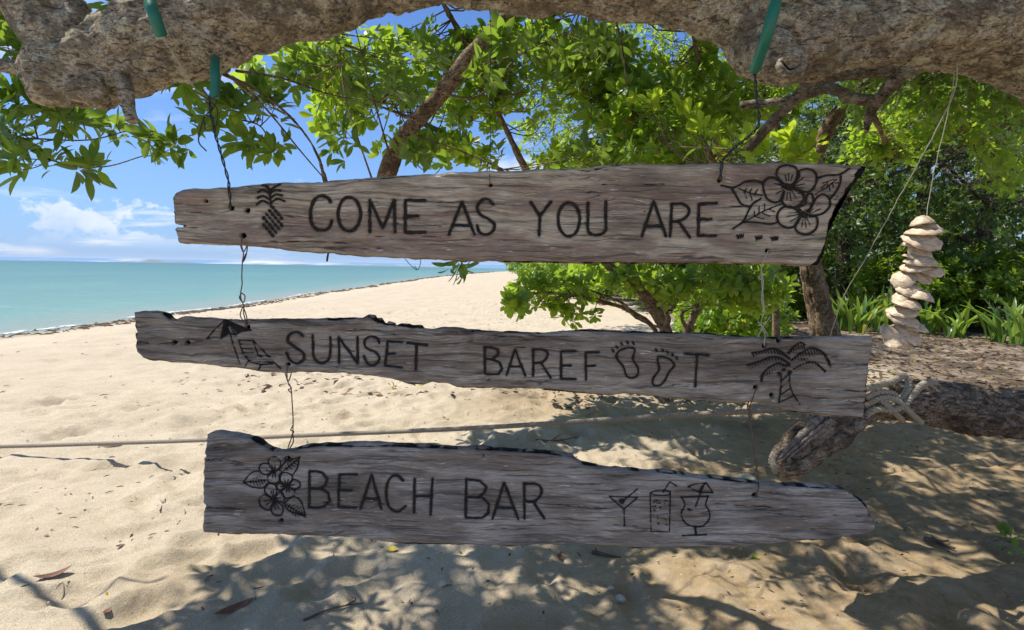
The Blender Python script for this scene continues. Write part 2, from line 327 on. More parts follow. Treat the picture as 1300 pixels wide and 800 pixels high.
def ground():
    ys = [-9000, -2000, -300, -60, -20]+list(np.arange(-8, 1.6, .22)); y = 1.6
    while y < 14: ys.append(y); y += y*.0062
    while y < 12000: ys.append(y); y *= 1.03
    t = np.linspace(-4.62, 4.62, 500); xs = 1.2*np.sinh(t); e = xs[-1]*1.12**np.arange(1, 42); e = e[e < 1e4]
    xs = np.concatenate([-e[::-1], xs, e]); ys = np.array(ys)
    X, Y = np.meshgrid(xs, ys); Z = gz(X, Y)
    # footprints and scuffs pressed into the sand
    r2 = np.random.default_rng(3)
    for k in range(900):
        fx, fy = (r2.uniform(-4.5, 4.0), r2.uniform(1.8, 7)) if k < 520 else (r2.uniform(-9, 5), r2.uniform(4, 22))
        an = r2.uniform(0, math.pi); s = r2.uniform(.8, 1.4); dp = r2.uniform(.012, .032)
        i0, i1 = np.searchsorted(ys, [fy-.6, fy+.6]); j0, j1 = np.searchsorted(xs, [fx-.6, fx+.6])
        if i1 <= i0 or j1 <= j0: continue
        dx = X[i0:i1, j0:j1]-fx; dy = Y[i0:i1, j0:j1]-fy
        u = (dx*math.cos(an)+dy*math.sin(an))/(.135*s); w = (-dx*math.sin(an)+dy*math.cos(an))/(.062*s)
        d = np.sqrt(u*u+w*w); Z[i0:i1, j0:j1] += dp*(-1*np.exp(-d**4*.8)+.55*np.exp(-((d-1.35)/.28)**2))
    s = X-shoreX(Y); wet = np.clip(1-(s-.15)/.9, 0, 1)*.8
    near = np.abs(Y) < 80
    ed = 3.9+.5*fbm2(X, Y, .7, 3, 31)
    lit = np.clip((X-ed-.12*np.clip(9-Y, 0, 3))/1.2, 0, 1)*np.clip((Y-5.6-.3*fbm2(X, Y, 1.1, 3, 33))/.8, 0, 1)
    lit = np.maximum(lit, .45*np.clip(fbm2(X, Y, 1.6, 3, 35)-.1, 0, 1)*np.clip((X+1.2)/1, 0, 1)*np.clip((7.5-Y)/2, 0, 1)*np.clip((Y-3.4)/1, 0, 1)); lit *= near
    dirt_shade = np.clip((X+1.0+.9*fbm2(X, Y, .8, 3, 90))/1.6, 0, 1)*np.clip((3.9-Y+1.3*np.clip(X-.8, 0, 2)+.8*fbm2(X, Y, .9, 3, 91))/1.2, 0, 1)*near; dirt_shade = np.maximum(dirt_shade, .7*np.clip((X+.9)/1., 0, 1)*np.clip((Y-3.9-.5*fbm2(X, Y, 1, 2, 92))/.6, 0, 1)*np.clip((6.6-Y)/1, 0, 1))  # mask for dirty sand and for the painted shade under tree and shrub
    # tree belt floor far along the beach
    ny, nx = X.shape; V = np.stack([X, Y, Z], -1).reshape(-1, 3)
    i = (np.arange(ny-1)[:, None]*nx+np.arange(nx-1)[None]).ravel()
    me = mesh_np('sand', V, [np.stack([i, i+1, i+nx+1, i+nx], -1)], sand_mat(), {'wet': wet.ravel(), 'litter': lit.ravel(), 'dirt_shade': dirt_shade.ravel()*.95})
    obj('sand_beach', me, kind='structure')
ground()
def sea():
    m_, q, p, o, v = mat('sea_water')
    sp = q.new('ShaderNodeSeparateXYZ'); q.l.new(v, sp.inputs[0]); d = q.attr('depth')
    n = q.noise(v, .05, 4, .6, (1, .35, 1)); n2 = q.noise(v, .8, 4, .6, (.5, 1.6, 1))
    c = q.ramp(d, [(0, (.27, .30, .22)), (.10, (.145, .27, .21)), (.4, (.08, .205, .16)), (1, (.010, .08, .075))])
    c = q.mix(.35, c, q.ramp(n, [(.3, .6), (.7, 1.2)]), 'MULTIPLY')
    c = q.mix(q.math('MULTIPLY', q.ramp(n2, [(.60, 0), (.72, 1)]), .25), c, (.45, .55, .52))
    q.l.new(c, p.inputs['Base Color']); p.inputs['Roughness'].default_value = .3; p.inputs['Specular IOR Level'].default_value = .35; p.inputs['IOR'].default_value = 1.33
    w1 = q.noise(v, .9, 4, .6, (.55, 1.3, 1)); w2 = q.noise(v, 5, 4, .6, (.6, 1.3, 1))
    bump(q, p, q.math('ADD', w1, q.math('MULTIPLY', w2, .25)), .8, .22)
    ys = np.concatenate([[-9000, -3000, -800, -200, -50], np.arange(-20, 80, .8), 80*1.05**np.arange(0, 104)]); us = np.concatenate([[-2, 0], .6*1.22**np.arange(0, 52)])
    Y, U = np.meshgrid(ys, us, indexing='ij'); X = shoreX(np.clip(Y, -60, 600))-U; X = np.clip(X, -2e4, 2e4)
    Z = np.full_like(X, -.42)+.014*fbm2(X, Y, .8, 2, 77)*(np.abs(Y) < 60)
    ny, nx = X.shape; i = (np.arange(ny-1)[:, None]*nx+np.arange(nx-1)[None]).ravel()
    dp = np.clip(np.log1p(np.maximum(U, 0)/4)/7.5, 0, 1)
    me = mesh_np('sea', np.stack([X, Y, Z], -1).reshape(-1, 3), [np.stack([i, i+nx, i+nx+1, i+1], -1)], m_, {'depth': dp.ravel()})
    obj('sea', me, kind='structure')
    # broken line of foam where the ripples run out, and wrack along the tide line
    fm = MB(); km = MB(); r2 = np.random.default_rng(5)
    for k in range(900):
        y = 4*1.0045**r2.uniform(0, 900) if k % 2 else r2.uniform(5, 34); x = shoreX(np.array([y]))[0]-.02+r2.normal(0, .07)
        if vn(np.array([y*.8, 0, 0]), 3) < -.25: continue
        L = r2.uniform(.06, .3); P = np.array([[x, y-L, -.405], [x+r2.normal(0, .03), y, -.40], [x, y+L, -.405]]); fm.tube(smooth_path(P, 4), [.003, .012, .011, .003], 5)
    obj('foam', fm.mesh('foam', M['foam']), kind='stuff')
    for k in range(700):
        y = r2.uniform(9, 22) if k % 5 == 0 else 14*1.0035**r2.uniform(0, 760); x = shoreX(np.array([y]))[0]+r2.choice([.5, 1.1])+r2.normal(0, .16); L = r2.uniform(.03, .15)*(1+y/50)
        a = r2.uniform(0, 3.14); z = g1(x, y)+.008
        P = np.array([[x-L*math.cos(a), y-L*math.sin(a), z], [x, y, z+r2.uniform(.01, .04)*(1+y/60)], [x+L*math.cos(a), y+L*math.sin(a), z]])
        km.tube(P, [.003, .013+y*.0004, .003], 4)
    obj('seaweed_wrack', km.mesh('wrack', M['kelp']), kind='stuff')
    # low islands far out
    hm = simple('island_forest', (.10, .15, .10), .95, .3, .004, 0, 1)
    X0 = [(-8300, 13000, 1000, 120, 1), (-5600, 15000, 1500, 60, 2), (-3400, 15500, 2200, 75, 3)]
    for x, y, w, h, sd in X0:
        t = np.linspace(-1, 1, 60); prof = np.clip(1-np.abs(t)**1.6, 0, 1)*(.55+.45*vn(np.stack([t*3, t*0, t*0], -1), sd))+.22*np.exp(-((t+.1)/.16)**2)
        V = []; 
        for dy, kf in ((-350, 0), (-150, .7), (0, 1), (200, .7), (500, 0)): V.append(np.stack([x+t*w, np.full(60, y+dy), h*prof*kf-3+(0 if kf else -5)], -1))
        V = np.concatenate(V); i = (np.arange(4)[:, None]*60+np.arange(59)[None]).ravel()
        obj('island_hills', mesh_np('island', V, [np.stack([i, i+1, i+61, i+60], -1)], hm), kind='structure')
sea()

# ------------------------------------------------------------ sign boards
BY = 1.30
def P2(pts, Y=BY):
    return np.array([[*at(x, y, Y)[[0, 2]]] for x, y in pts])
def zc(ox, oy, pts, s=5.): return [(ox+x/s, oy+y/s) for x, y in pts]
def ell(cx, cy, rx, ry, n=22, a0=-90): return [(cx+rx*math.cos(R(a0+i*360/n)), cy+ry*math.sin(R(a0+i*360/n))) for i in range(n+1)]
# every glyph: name, label, [(width_px, closed/smooth flag, points)]
def G(name, label, o, w, *st, sm=1): return (name, label, [(w, sm if len(s) > 3 else 0, zc(o[0], o[1], s)) for s in st])
A_, B_, C_, D_ = (210, 200), (460, 190), (660, 190), (850, 190)
E_, F_, G_, H_ = (160, 370), (350, 370), (600, 390), (860, 400)
I_, J_, K_ = (240, 540), (480, 550), (700, 560)
def letter(ch, o, w, *st, sm=None):
    sm = (ch in 'COSUBRDP') if sm is None else sm
    return ('letter', 'burnt letter '+ch, [(w, 1 if (sm and len(s) > 3) else 0, zc(o[0], o[1], s)) for s in st])
def dots(o, pts, r): return [(r*2, 0, zc(o[0], o[1], [(x-r*1.2, y-r*1.0), (x+r*1.2, y+r*1.0)])) for x, y in pts]
def pine():
    st = [(3.6, 1, zc(*A_, s)) for s in ([(668, 312), (664, 250), (655, 200), (632, 176)], [(664, 208), (690, 190), (728, 168)], [(664, 222), (700, 206), (732, 210)], [(660, 228), (620, 204), (588, 218)],
         [(666, 255), (700, 234), (742, 242)], [(655, 265), (620, 243), (583, 257)], [(672, 282), (712, 262), (757, 278)], [(655, 292), (615, 274), (576, 298)], [(612, 176), (640, 180), (655, 200)])]
    for r_ in range(9):
        y = 318+r_*22; hw = 74*math.sqrt(max(0, 1-((y-405)/98)**2))
        for k in range(-3, 4):
            x = 678+(k+.5*(r_ % 2))*37
            if abs(x-678) <= hw: st.append((5.6, 0, zc(*A_, [(x-3.5, y-4.5), (x+3.5, y+4.5)])))
    return ('pineapple_drawing', None, st)
def veins(o, pts, w=1.3): return [(w, 0, zc(*o, s)) for s in pts]
fl1 = ('flower_drawing', None, [(3.6, 1, zc(*D_, s)) for s in (
    [(735, 220), (700, 190), (680, 155), (695, 115), (745, 98), (800, 112), (818, 150), (805, 195), (780, 225)], [(790, 230), (822, 170), (825, 135), (870, 122), (918, 135), (937, 190), (912, 250), (870, 268), (820, 255), (790, 240)],
    [(725, 235), (700, 195), (650, 175), (607, 198), (598, 250), (625, 315), (680, 335), (715, 312), (730, 265)], [(728, 265), (712, 320), (735, 355), (780, 368), (830, 350), (855, 310), (840, 270), (795, 250)],
    [(825, 395), (770, 362), (715, 370), (685, 420), (700, 470), (745, 495), (795, 485), (830, 435)], [(825, 435), (800, 490), (820, 525), (870, 538), (925, 510), (942, 460), (930, 425), (890, 425)],
    [(835, 385), (818, 368), (860, 345), (875, 290), (903, 280), (914, 320), (900, 370), (875, 392)], [(885, 392), (912, 340), (940, 300), (980, 285), (1015, 310), (1017, 360), (980, 402), (930, 416), (888, 414)])]
    +[(7, 0, zc(*D_, [(748+dx, 222+dy), (770+dx, 248-dy)])) for dx, dy in ((0, 0), (-8, 8), (6, 10), (0, 14))]+[(7, 0, zc(*D_, [(843+dx, 402+dy), (868+dx, 424-dy)])) for dx, dy in ((0, 0), (-6, 8), (6, 10), (0, 16))]
    +veins(D_, [[(745, 200), (735, 160)], [(758, 198), (758, 150)], [(772, 200), (782, 160)], [(722, 225), (670, 215)], [(722, 240), (660, 245)], [(726, 252), (680, 280)], [(790, 225), (850, 180)], [(795, 232), (860, 215)], [(795, 240), (850, 240)],
        [(750, 268), (745, 320)], [(765, 268), (772, 325)], [(780, 262), (805, 310)], [(820, 400), (760, 400)], [(820, 412), (745, 425)], [(824, 424), (770, 455)], [(848, 442), (840, 490)], [(860, 442), (868, 495)], [(872, 438), (895, 480)], [(888, 400), (940, 350)], [(890, 408), (960, 375)], [(855, 385), (880, 330)], [(865, 388), (892, 340)]], 1.7))
lf1 = ('leaf_drawing', None, [(3.2, 1, zc(*D_, s)) for s in ([(330, 225), (400, 240), (440, 228), (480, 205), (540, 196), (592, 207)], [(400, 245), (430, 300), (460, 345), (512, 362)],
    [(405, 502), (470, 455), (500, 395), (530, 345), (582, 310)], [(470, 460), (560, 462), (640, 472), (686, 463)], [(938, 182), (1000, 163), (1080, 158), (1146, 118)], [(1088, 165), (1085, 210), (1060, 265), (1022, 308)])]
    +veins(D_, [[(440, 245), (510, 275), (590, 290)], [(480, 262), (500, 230)], [(510, 275), (530, 235)], [(545, 282), (565, 245)], [(480, 265), (490, 310)], [(515, 280), (525, 320)], [(490, 450), (600, 390), (705, 345)], [(540, 420), (540, 388)], [(570, 405), (570, 360)], [(605, 388), (605, 345)], [(545, 425), (600, 440)], [(590, 400), (640, 425)], [(635, 378), (670, 395)],
        [(930, 282), (1000, 238), (1062, 188)], [(975, 212), (1045, 188)], [(965, 245), (990, 222)], [(1005, 235), (1002, 205)], [(1015, 230), (1020, 262)], [(1035, 212), (1042, 240)]], 2.0))
ant = ('tick_marks', None, [(2.2, 0, zc(*D_, s)) for x, y in ((450, 550), (568, 560), (668, 566)) for s in ([(x-20, y-2), (x+20, y+2)], [(x-14, y+14), (x-2, y-14)], [(x, y+12), (x+10, y-14)], [(x+12, y+8), (x+22, y-14)], [(x-22, y-10), (x-12, y+14)])])
umb = ('umbrella_drawing', None, [(2.6, 0, zc(*E_, s)) for s in ([(510, 300), (560, 240), (625, 180), (700, 215), (790, 247)], [(510, 300), (555, 290), (600, 298), (645, 265), (690, 278), (720, 255), (790, 247)], [(655, 275), (690, 380), (722, 465)], [(625, 182), (645, 265)], [(625, 182), (690, 278)])]
    +[(3.2, 0, zc(*E_, [(622+k*.3, 188), (600+k*9, 292-k*6)])) for k in range(6)]+[(2.6, 0, zc(*E_, [(640+k*3, 195+k*3), (700+k*14, 262-k*4)])) for k in range(6)])
chair = ('deckchair_drawing', None, [(2.4, 0, zc(*E_, s)) for s in ([(710, 310), (800, 312), (835, 405), (945, 417)], [(710, 310), (740, 400), (785, 450), (860, 465), (935, 462), (835, 405)], [(800, 312), (870, 380), (925, 440), (982, 492)], [(772, 445), (752, 476)], [(854, 465), (840, 497)])]
    +veins(E_, [[(725, 335), (785, 340)], [(732, 362), (795, 365)], [(742, 388), (808, 390)], [(756, 415), (822, 420)], [(775, 438), (850, 445)], [(870, 450), (925, 455)]], 1.8))
def frond(pts, side, L, w=2.6, step=19, sx=.25):
    out = [(w, 1, zc(*H_, pts))]; q = smooth_path(np.array(pts, float), 60); d = np.linalg.norm(np.diff(q, axis=0), axis=1); c = np.concatenate([[0], np.cumsum(d)])
    for s_ in np.arange(step*.8, c[-1], step):
        x = np.interp(s_, c, q[:, 0]); y = np.interp(s_, c, q[:, 1]); k = L*(.75+.35*math.sin(s_*.3))
        out.append((2.0, 0, zc(*H_, [(x, y), (x+side*k*sx*1.6, y+k)])))
    return out
palm = ('palm_drawing', None, frond([(715, 310), (660, 275), (600, 266), (520, 295), (440, 318)], 1, 34)+frond([(715, 280), (665, 236), (605, 212), (540, 230), (474, 242)], 1, 30)+frond([(700, 325), (640, 308), (590, 330), (545, 370), (535, 420)], .6, 34)
    +frond([(700, 245), (740, 200), (780, 174), (812, 190)], .5, 34)+frond([(720, 290), (780, 245), (850, 209), (920, 235), (968, 298)], .7, 46)+frond([(735, 345), (800, 310), (870, 300), (945, 358)], .7, 42)
    +[(2.4, 1, zc(*H_, s)) for s in ([(658, 380), (660, 430), (655, 490), (643, 558)], [(716, 365), (714, 420), (730, 490), (778, 568)])]+veins(H_, [[(660, 420), (712, 375)], [(660, 462), (714, 415)], [(658, 505), (722, 465)], [(646, 556), (735, 515)]], 2.0)
    +[(5.4, 0, zc(*H_, [(x-6, y), (x+6, y+2)])) for x, y in ((650, 370), (677, 348), (716, 362), (706, 320))])
def foot(pts, toes, lab): return ('footprint_drawing', lab, [(3.6, 1, zc(*G_, pts+[pts[0]]))]+[(3.6, 0, zc(*G_, [(x-4, y-7), (x+4, y+7)])) for x, y in toes])
ft1 = foot([(935, 275), (985, 259), (1030, 268), (1020, 330), (1050, 385), (1050, 430), (1010, 452), (975, 430), (958, 380), (920, 330), (916, 300)], [(893, 278), (918, 255), (947, 234), (985, 225), (1022, 230)], 'left footprint standing in for the first letter O')
ft2 = foot([(1178, 315), (1220, 318), (1265, 340), (1282, 375), (1250, 410), (1220, 470), (1180, 500), (1145, 488), (1150, 448), (1185, 400), (1178, 350)], [(1168, 275), (1210, 277), (1240, 288), (1272, 303), (1298, 325)], 'right footprint standing in for the second letter O')
fl3 = ('flower_drawing', None, [(2.5, 1, zc(*I_, s)) for s in (
    [(532, 290), (505, 240), (515, 205), (555, 200), (582, 235), (572, 275), (540, 292)], [(525, 295), (490, 312), (455, 300), (445, 265), (470, 240), (508, 243)], [(530, 300), (500, 325), (505, 360), (540, 372), (575, 350), (580, 310), (590, 290), (560, 285), (540, 295)],
    [(612, 378), (575, 345), (580, 310), (620, 300), (655, 320), (650, 355), (630, 378)], [(630, 382), (660, 345), (700, 358), (703, 390), (665, 408), (632, 390)], [(612, 395), (585, 420), (600, 455), (640, 462), (670, 440), (667, 410), (628, 392)], [(608, 385), (570, 366), (555, 393), (575, 415), (610, 392)],
    [(530, 460), (485, 430), (485, 390), (515, 368), (550, 380), (556, 420), (545, 455)], [(530, 470), (480, 440), (448, 465), (455, 512), (500, 537), (530, 515), (538, 480)], [(535, 480), (520, 530), (540, 565), (585, 568), (597, 520), (560, 485)], [(550, 465), (570, 425), (600, 440), (602, 485), (555, 478)])]
    +veins(I_, [[(535, 290), (525, 250)], [(540, 290), (548, 250)], [(528, 295), (490, 285)], [(535, 305), (530, 340)], [(545, 302), (552, 338)], [(618, 380), (605, 335)], [(622, 380), (632, 340)], [(628, 385), (670, 375)], [(620, 392), (618, 430)], [(626, 392), (640, 428)], [(612, 386), (580, 390)], [(535, 462), (520, 415)], [(540, 462), (535, 410)], [(532, 470), (480, 480)], [(533, 474), (490, 505)], [(540, 480), (548, 530)], [(545, 480), (570, 525)], [(548, 468), (585, 455)]], 1.8)
    +[(4.6, 0, zc(*I_, [(x-5, y), (x+5, y+1)])) for x, y in ((537, 294), (620, 385), (540, 470))])
def hatch(a, b, n, L, w=1.5):
    out = []; a = np.array(a, float); b = np.array(b, float); d = (b-a)/np.linalg.norm(b-a); nn = np.array([-d[1], d[0]])
    for k in range(n):
        c = a+(b-a)*(k+.7)/n; l = L*math.sin(math.pi*(k+.8)/(n+.6))
        for sg in (-1, 1): out.append((w, 0, zc(*I_, [tuple(c), tuple(c+d*l*.5+nn*sg*l)])))
    return out
lf3 = ('leaf_drawing', None, [(2.4, 1, zc(*I_, s)) for s in ([(345, 362), (385, 310), (420, 292), (442, 292)], [(345, 362), (400, 390), (470, 398), (497, 370)], [(580, 270), (605, 240), (640, 215), (702, 204)], [(702, 204), (690, 260), (680, 285), (660, 312)], [(600, 500), (650, 455), (700, 470), (725, 520), (738, 582)], [(605, 510), (640, 545), (690, 560), (736, 578)])]
    +veins(I_, [[(355, 362), (490, 350)], [(600, 290), (695, 212)], [(610, 500), (730, 572)]], 1.6)+hatch((375, 360), (480, 350), 6, 30)+hatch((605, 285), (685, 222), 5, 26)+hatch((620, 505), (715, 562), 6, 34))
mart = G('martini_glass_drawing', None, K_, 2.3, [(365, 350), (548, 358), (460, 432), (365, 350)], [(462, 432), (465, 538)], [(395, 533), (540, 540)], [(548, 302), (450, 385)], sm=0)
mart[2].append((4.2, 0, zc(*K_, [(443, 382), (450, 384)]))); mart[2].append((1.8, 1, zc(*K_, ell(447, 382, 15, 15, 10))))
r4 = random.Random(4)
high = G('tumbler_drawing', None, K_, 2.2, [(628, 330), (632, 575), (750, 575), (755, 325)], [(710, 325), (752, 258), (795, 286)], sm=0)
high[2].append((1.9, 1, zc(*K_, [(628, 330), (665, 315), (720, 312), (755, 325), (740, 342), (680, 345), (628, 332)])))
for k in range(26):
    x, y = r4.uniform(642, 740), r4.uniform(362, 535); high[2].append((1.7, 0, zc(*K_, [(x, y), (x+r4.uniform(-9, 9), y+r4.uniform(-8, 8))])))
hur = G('cocktail_glass_drawing', None, K_, 2.3, [(822, 356), (998, 350)], [(965, 290), (940, 350), (915, 418)], [(870, 290), (910, 275), (985, 268)], [(870, 290), (905, 310), (940, 326), (1025, 328)], [(985, 268), (1025, 328)], [(985, 268), (955, 290), (940, 326)], sm=0)
hur[2].append((2.5, 1, zc(*K_, [(825, 360), (848, 400), (825, 460), (850, 520), (910, 545), (970, 535), (1005, 490), (1000, 440), (980, 405), (995, 352)]))); hur[2].extend([(4.2, 0, zc(*K_, [(914, 546), (919, 596)])), (2.8, 0, zc(*K_, [(830, 600), (985, 594)])), (4, 0, zc(*K_, [(870, 432), (884, 438)]))])

b1 = dict(mat='plank1', T=.036, top=[(219, 250), (222, 244), (232, 240), (246, 239), (260, 240), (300, 237), (340, 232), (400, 231), (460, 227), (520, 222), (580, 219), (640, 217), (700, 215), (740, 214), (765, 210), (790, 208), (850, 209), (920, 207), (1000, 207), (1060, 208), (1098, 211)],
    bot=[(219, 300), (226, 308), (240, 309), (300, 311), (350, 315), (400, 320), (460, 325), (520, 328), (580, 330), (640, 332), (700, 333), (800, 334), (900, 334), (980, 335), (1020, 337), (1040, 336), (1055, 330), (1098, 320)],
    L=[(0, 223), (.12, 222), (.24, 220), (.29, 222), (.31, 232), (.35, 233), (.37, 220), (.55, 219), (.57, 221), (.60, 219), (.8, 218.5), (1, 219)], Rr=[(0, 1046), (.12, 1052), (.3, 1055), (.5, 1062), (.62, 1070), (.8, 1085), (.93, 1096), (1, 1098)],
    gl=[letter('C', A_, 5.6, [(1048, 282), (1030, 255), (995, 243), (950, 262), (922, 330), (925, 410), (950, 450), (990, 463), (1035, 447), (1056, 400)]), letter('O', A_, 5.4, ell(1166, 360, 71, 108)),
        letter('M', B_, 5.2, [(48, 525), (46, 320)], [(46, 320), (130, 500), (202, 320)], [(202, 320), (207, 525)]), letter('E', B_, 5.4, [(398, 322), (272, 320), (272, 525), (402, 525)], [(272, 425), (355, 422)]),
        letter('A', B_, 5.0, [(550, 540), (632, 330), (712, 540)], [(575, 480), (690, 482)]), letter('S', B_, 5.2, [(832, 348), (800, 316), (755, 322), (730, 365), (745, 410), (800, 440), (838, 475), (825, 520), (780, 540), (740, 520), (728, 480)]),
        letter('Y', C_, 5.2, [(68, 332), (128, 420), (198, 330)], [(128, 420), (122, 545)]), letter('O', C_, 5.0, ell(312, 442, 69, 108)), letter('U', C_, 5.2, [(433, 335), (432, 420), (432, 500), (450, 535), (490, 542), (535, 525), (548, 490), (546, 420), (548, 328)]),
        letter('A', C_, 5.0, [(775, 550), (852, 325), (928, 550)], [(805, 485), (895, 485)]), letter('R', C_, 5.0, [(955, 552), (968, 345)], [(965, 345), (1030, 342), (1075, 375), (1065, 420), (1020, 450), (970, 457)], [(1010, 455), (1080, 558)]),
        letter('E', C_, 5.4, [(1252, 338), (1140, 345), (1133, 545), (1245, 547)], [(1140, 443), (1220, 440)]), pine(), fl1, lf1, ant],
    holes=[(261, 255, 2.2), (293, 264, 3), (313, 267, 3.4), (308, 299, 3.6), (623, 235, 2.2), (914, 229, 2.4), (975, 318, 3)],
    cracks=[[(233, 288), (250, 290)], [(460, 250), (560, 256), (660, 253)], [(765, 234), (820, 235), (855, 233)], [(690, 212), (740, 216), (785, 214)], [(770, 267), (820, 269)], [(1010, 245), (1070, 250)], [(1040, 300), (1020, 298)], [(920, 261), (945, 262)], [(500, 283), (560, 286)], [(470, 300), (560, 300)], [(240, 270), (300, 272)], [(330, 305), (430, 308), (500, 318)], [(1060, 232), (1080, 232)], [(1045, 252), (1075, 254)]],
    char=[[(1100, 211), (1078, 243), (1064, 262), (1056, 290), (1050, 320), (1036, 337)], [(455, 229), (500, 225), (530, 221)], [(740, 216), (790, 209)], [(640, 332), (1000, 336)], [(380, 231), (440, 229)]], cw=[9, 1.5, 1.5, 1.6, 1.2])
b2 = dict(mat='plank2', T=.032, top=[(170, 397), (180, 395.6), (194, 396), (208, 399.6), (214, 405), (219, 406.5), (228, 403.6), (256, 404), (284, 406), (318, 407), (332, 406), (368, 407), (416, 406), (446, 404.5), (458, 404), (466, 400.5), (474, 402), (476, 406), (482, 405), (486, 411), (490, 412), (492, 409), (499, 410), (501, 414), (508, 412), (518, 412), (521, 414), (534, 414), (537, 418), (548, 419), (560, 416), (580, 416.5), (600, 420), (640, 422), (670, 423.5), (700, 424), (738, 420), (774, 420), (800, 422), (858, 424), (894, 424), (920, 427), (980, 430), (1032, 428), (1108, 428.6)],
    bot=[(170, 438), (173, 447), (180, 454), (194, 458), (252, 462), (300, 467), (332, 472), (368, 473), (390, 472.5), (438, 474), (470, 477), (490, 480), (520, 487.6), (538, 488), (548, 484.5), (562, 486), (580, 491.6), (608, 493), (650, 492.5), (680, 494), (708, 495.6), (740, 499), (772, 502.6), (792, 499), (838, 504), (888, 509), (920, 510.6), (954, 511), (980, 515), (1000, 521.6), (1032, 527), (1080, 531), (1108, 532)],
    L=[(0, 171), (.3, 172), (.38, 170), (.42, 173), (1, 170)], Rr=[(0, 1104), (.35, 1106), (.4, 1104.5), (.7, 1107), (1, 1108.5)],
    gl=[umb, chair, letter('S', E_, 4.5, [(1122, 283), (1085, 258), (1037, 275), (1025, 318), (1070, 355), (1120, 390), (1128, 430), (1088, 458), (1042, 440), (1016, 390)]),
        letter('U', F_, 4.2, [(232, 278), (235, 340), (237, 400), (255, 440), (295, 455), (335, 430), (347, 370), (345, 290)]), letter('N', F_, 4.2, [(403, 457), (398, 293)], [(398, 293), (520, 457)], [(520, 457), (518, 288)]),
        letter('S', F_, 4.2, [(656, 328), (640, 295), (595, 289), (562, 320), (575, 360), (630, 385), (658, 425), (632, 464), (590, 463), (558, 410)]), letter('E', F_, 4.2, [(802, 323), (710, 317), (695, 471), (802, 483)], [(705, 398), (755, 395)]),
        letter('T', F_, 4.4, [(835, 327), (962, 341)], [(893, 335), (890, 497)]), letter('B', G_, 4.0, [(78, 252), (78, 426), (130, 427), (165, 424), (188, 390), (170, 350), (130, 335), (88, 328)], [(78, 252), (120, 255), (160, 268), (165, 295), (130, 328)], sm=False),
        letter('A', G_, 3.8, [(215, 433), (270, 268), (335, 437)], [(235, 378), (310, 378)]), letter('R', G_, 3.9, [(385, 437), (385, 270)], [(383, 268), (450, 270), (477, 300), (450, 345), (393, 356)], [(435, 355), (497, 450)]),
        letter('E', G_, 4.3, [(655, 280), (562, 280), (562, 455), (657, 457)], [(562, 372), (625, 370)]), letter('F', G_, 4.1, [(804, 287), (718, 288), (720, 463)], [(720, 375), (780, 370)]), ft1, ft2,
        letter('T', H_, 4.0, [(48, 246), (202, 257)], [(128, 255), (115, 455)]), palm],
    holes=[(220, 435, 3), (237, 435, 3), (365, 463, 2.6), (313, 416, 3.2), (970, 439, 2.8), (988.5, 433, 2.4), (960, 492, 3), (980, 502, 2.8), (684, 422, 2.5), (600, 421, 1)],
    cracks=[[(170, 434), (180, 435), (195, 437), (220, 435), (237, 435), (250, 434), (262, 433)], [(170, 436), (178, 437), (196, 438)], [(1010, 494), (1060, 496), (1106, 497)], [(1045, 465), (1080, 464), (1108, 463)], [(1050, 508), (1080, 510), (1106, 511)], [(400, 432), (430, 440), (450, 447)], [(650, 440), (700, 441)], [(440, 420), (470, 418), (520, 430)], [(980, 515), (1040, 516)]],
    char=[[(205, 398), (214, 405), (221, 406)], [(318, 408), (332, 405)], [(416, 406), (446, 404), (466, 401), (476, 406), (490, 412), (508, 413), (535, 416)], [(600, 420), (670, 423), (738, 420), (800, 422), (894, 424), (980, 430), (1032, 429)], [(470, 477), (520, 487), (580, 492), (700, 495), (772, 503), (838, 505)], [(888, 509), (1000, 522), (1104, 532)], [(684, 421), (690, 421)]], cw=[2.5, 2, 3.6, 1.6, 1.3, 1.5, 4])
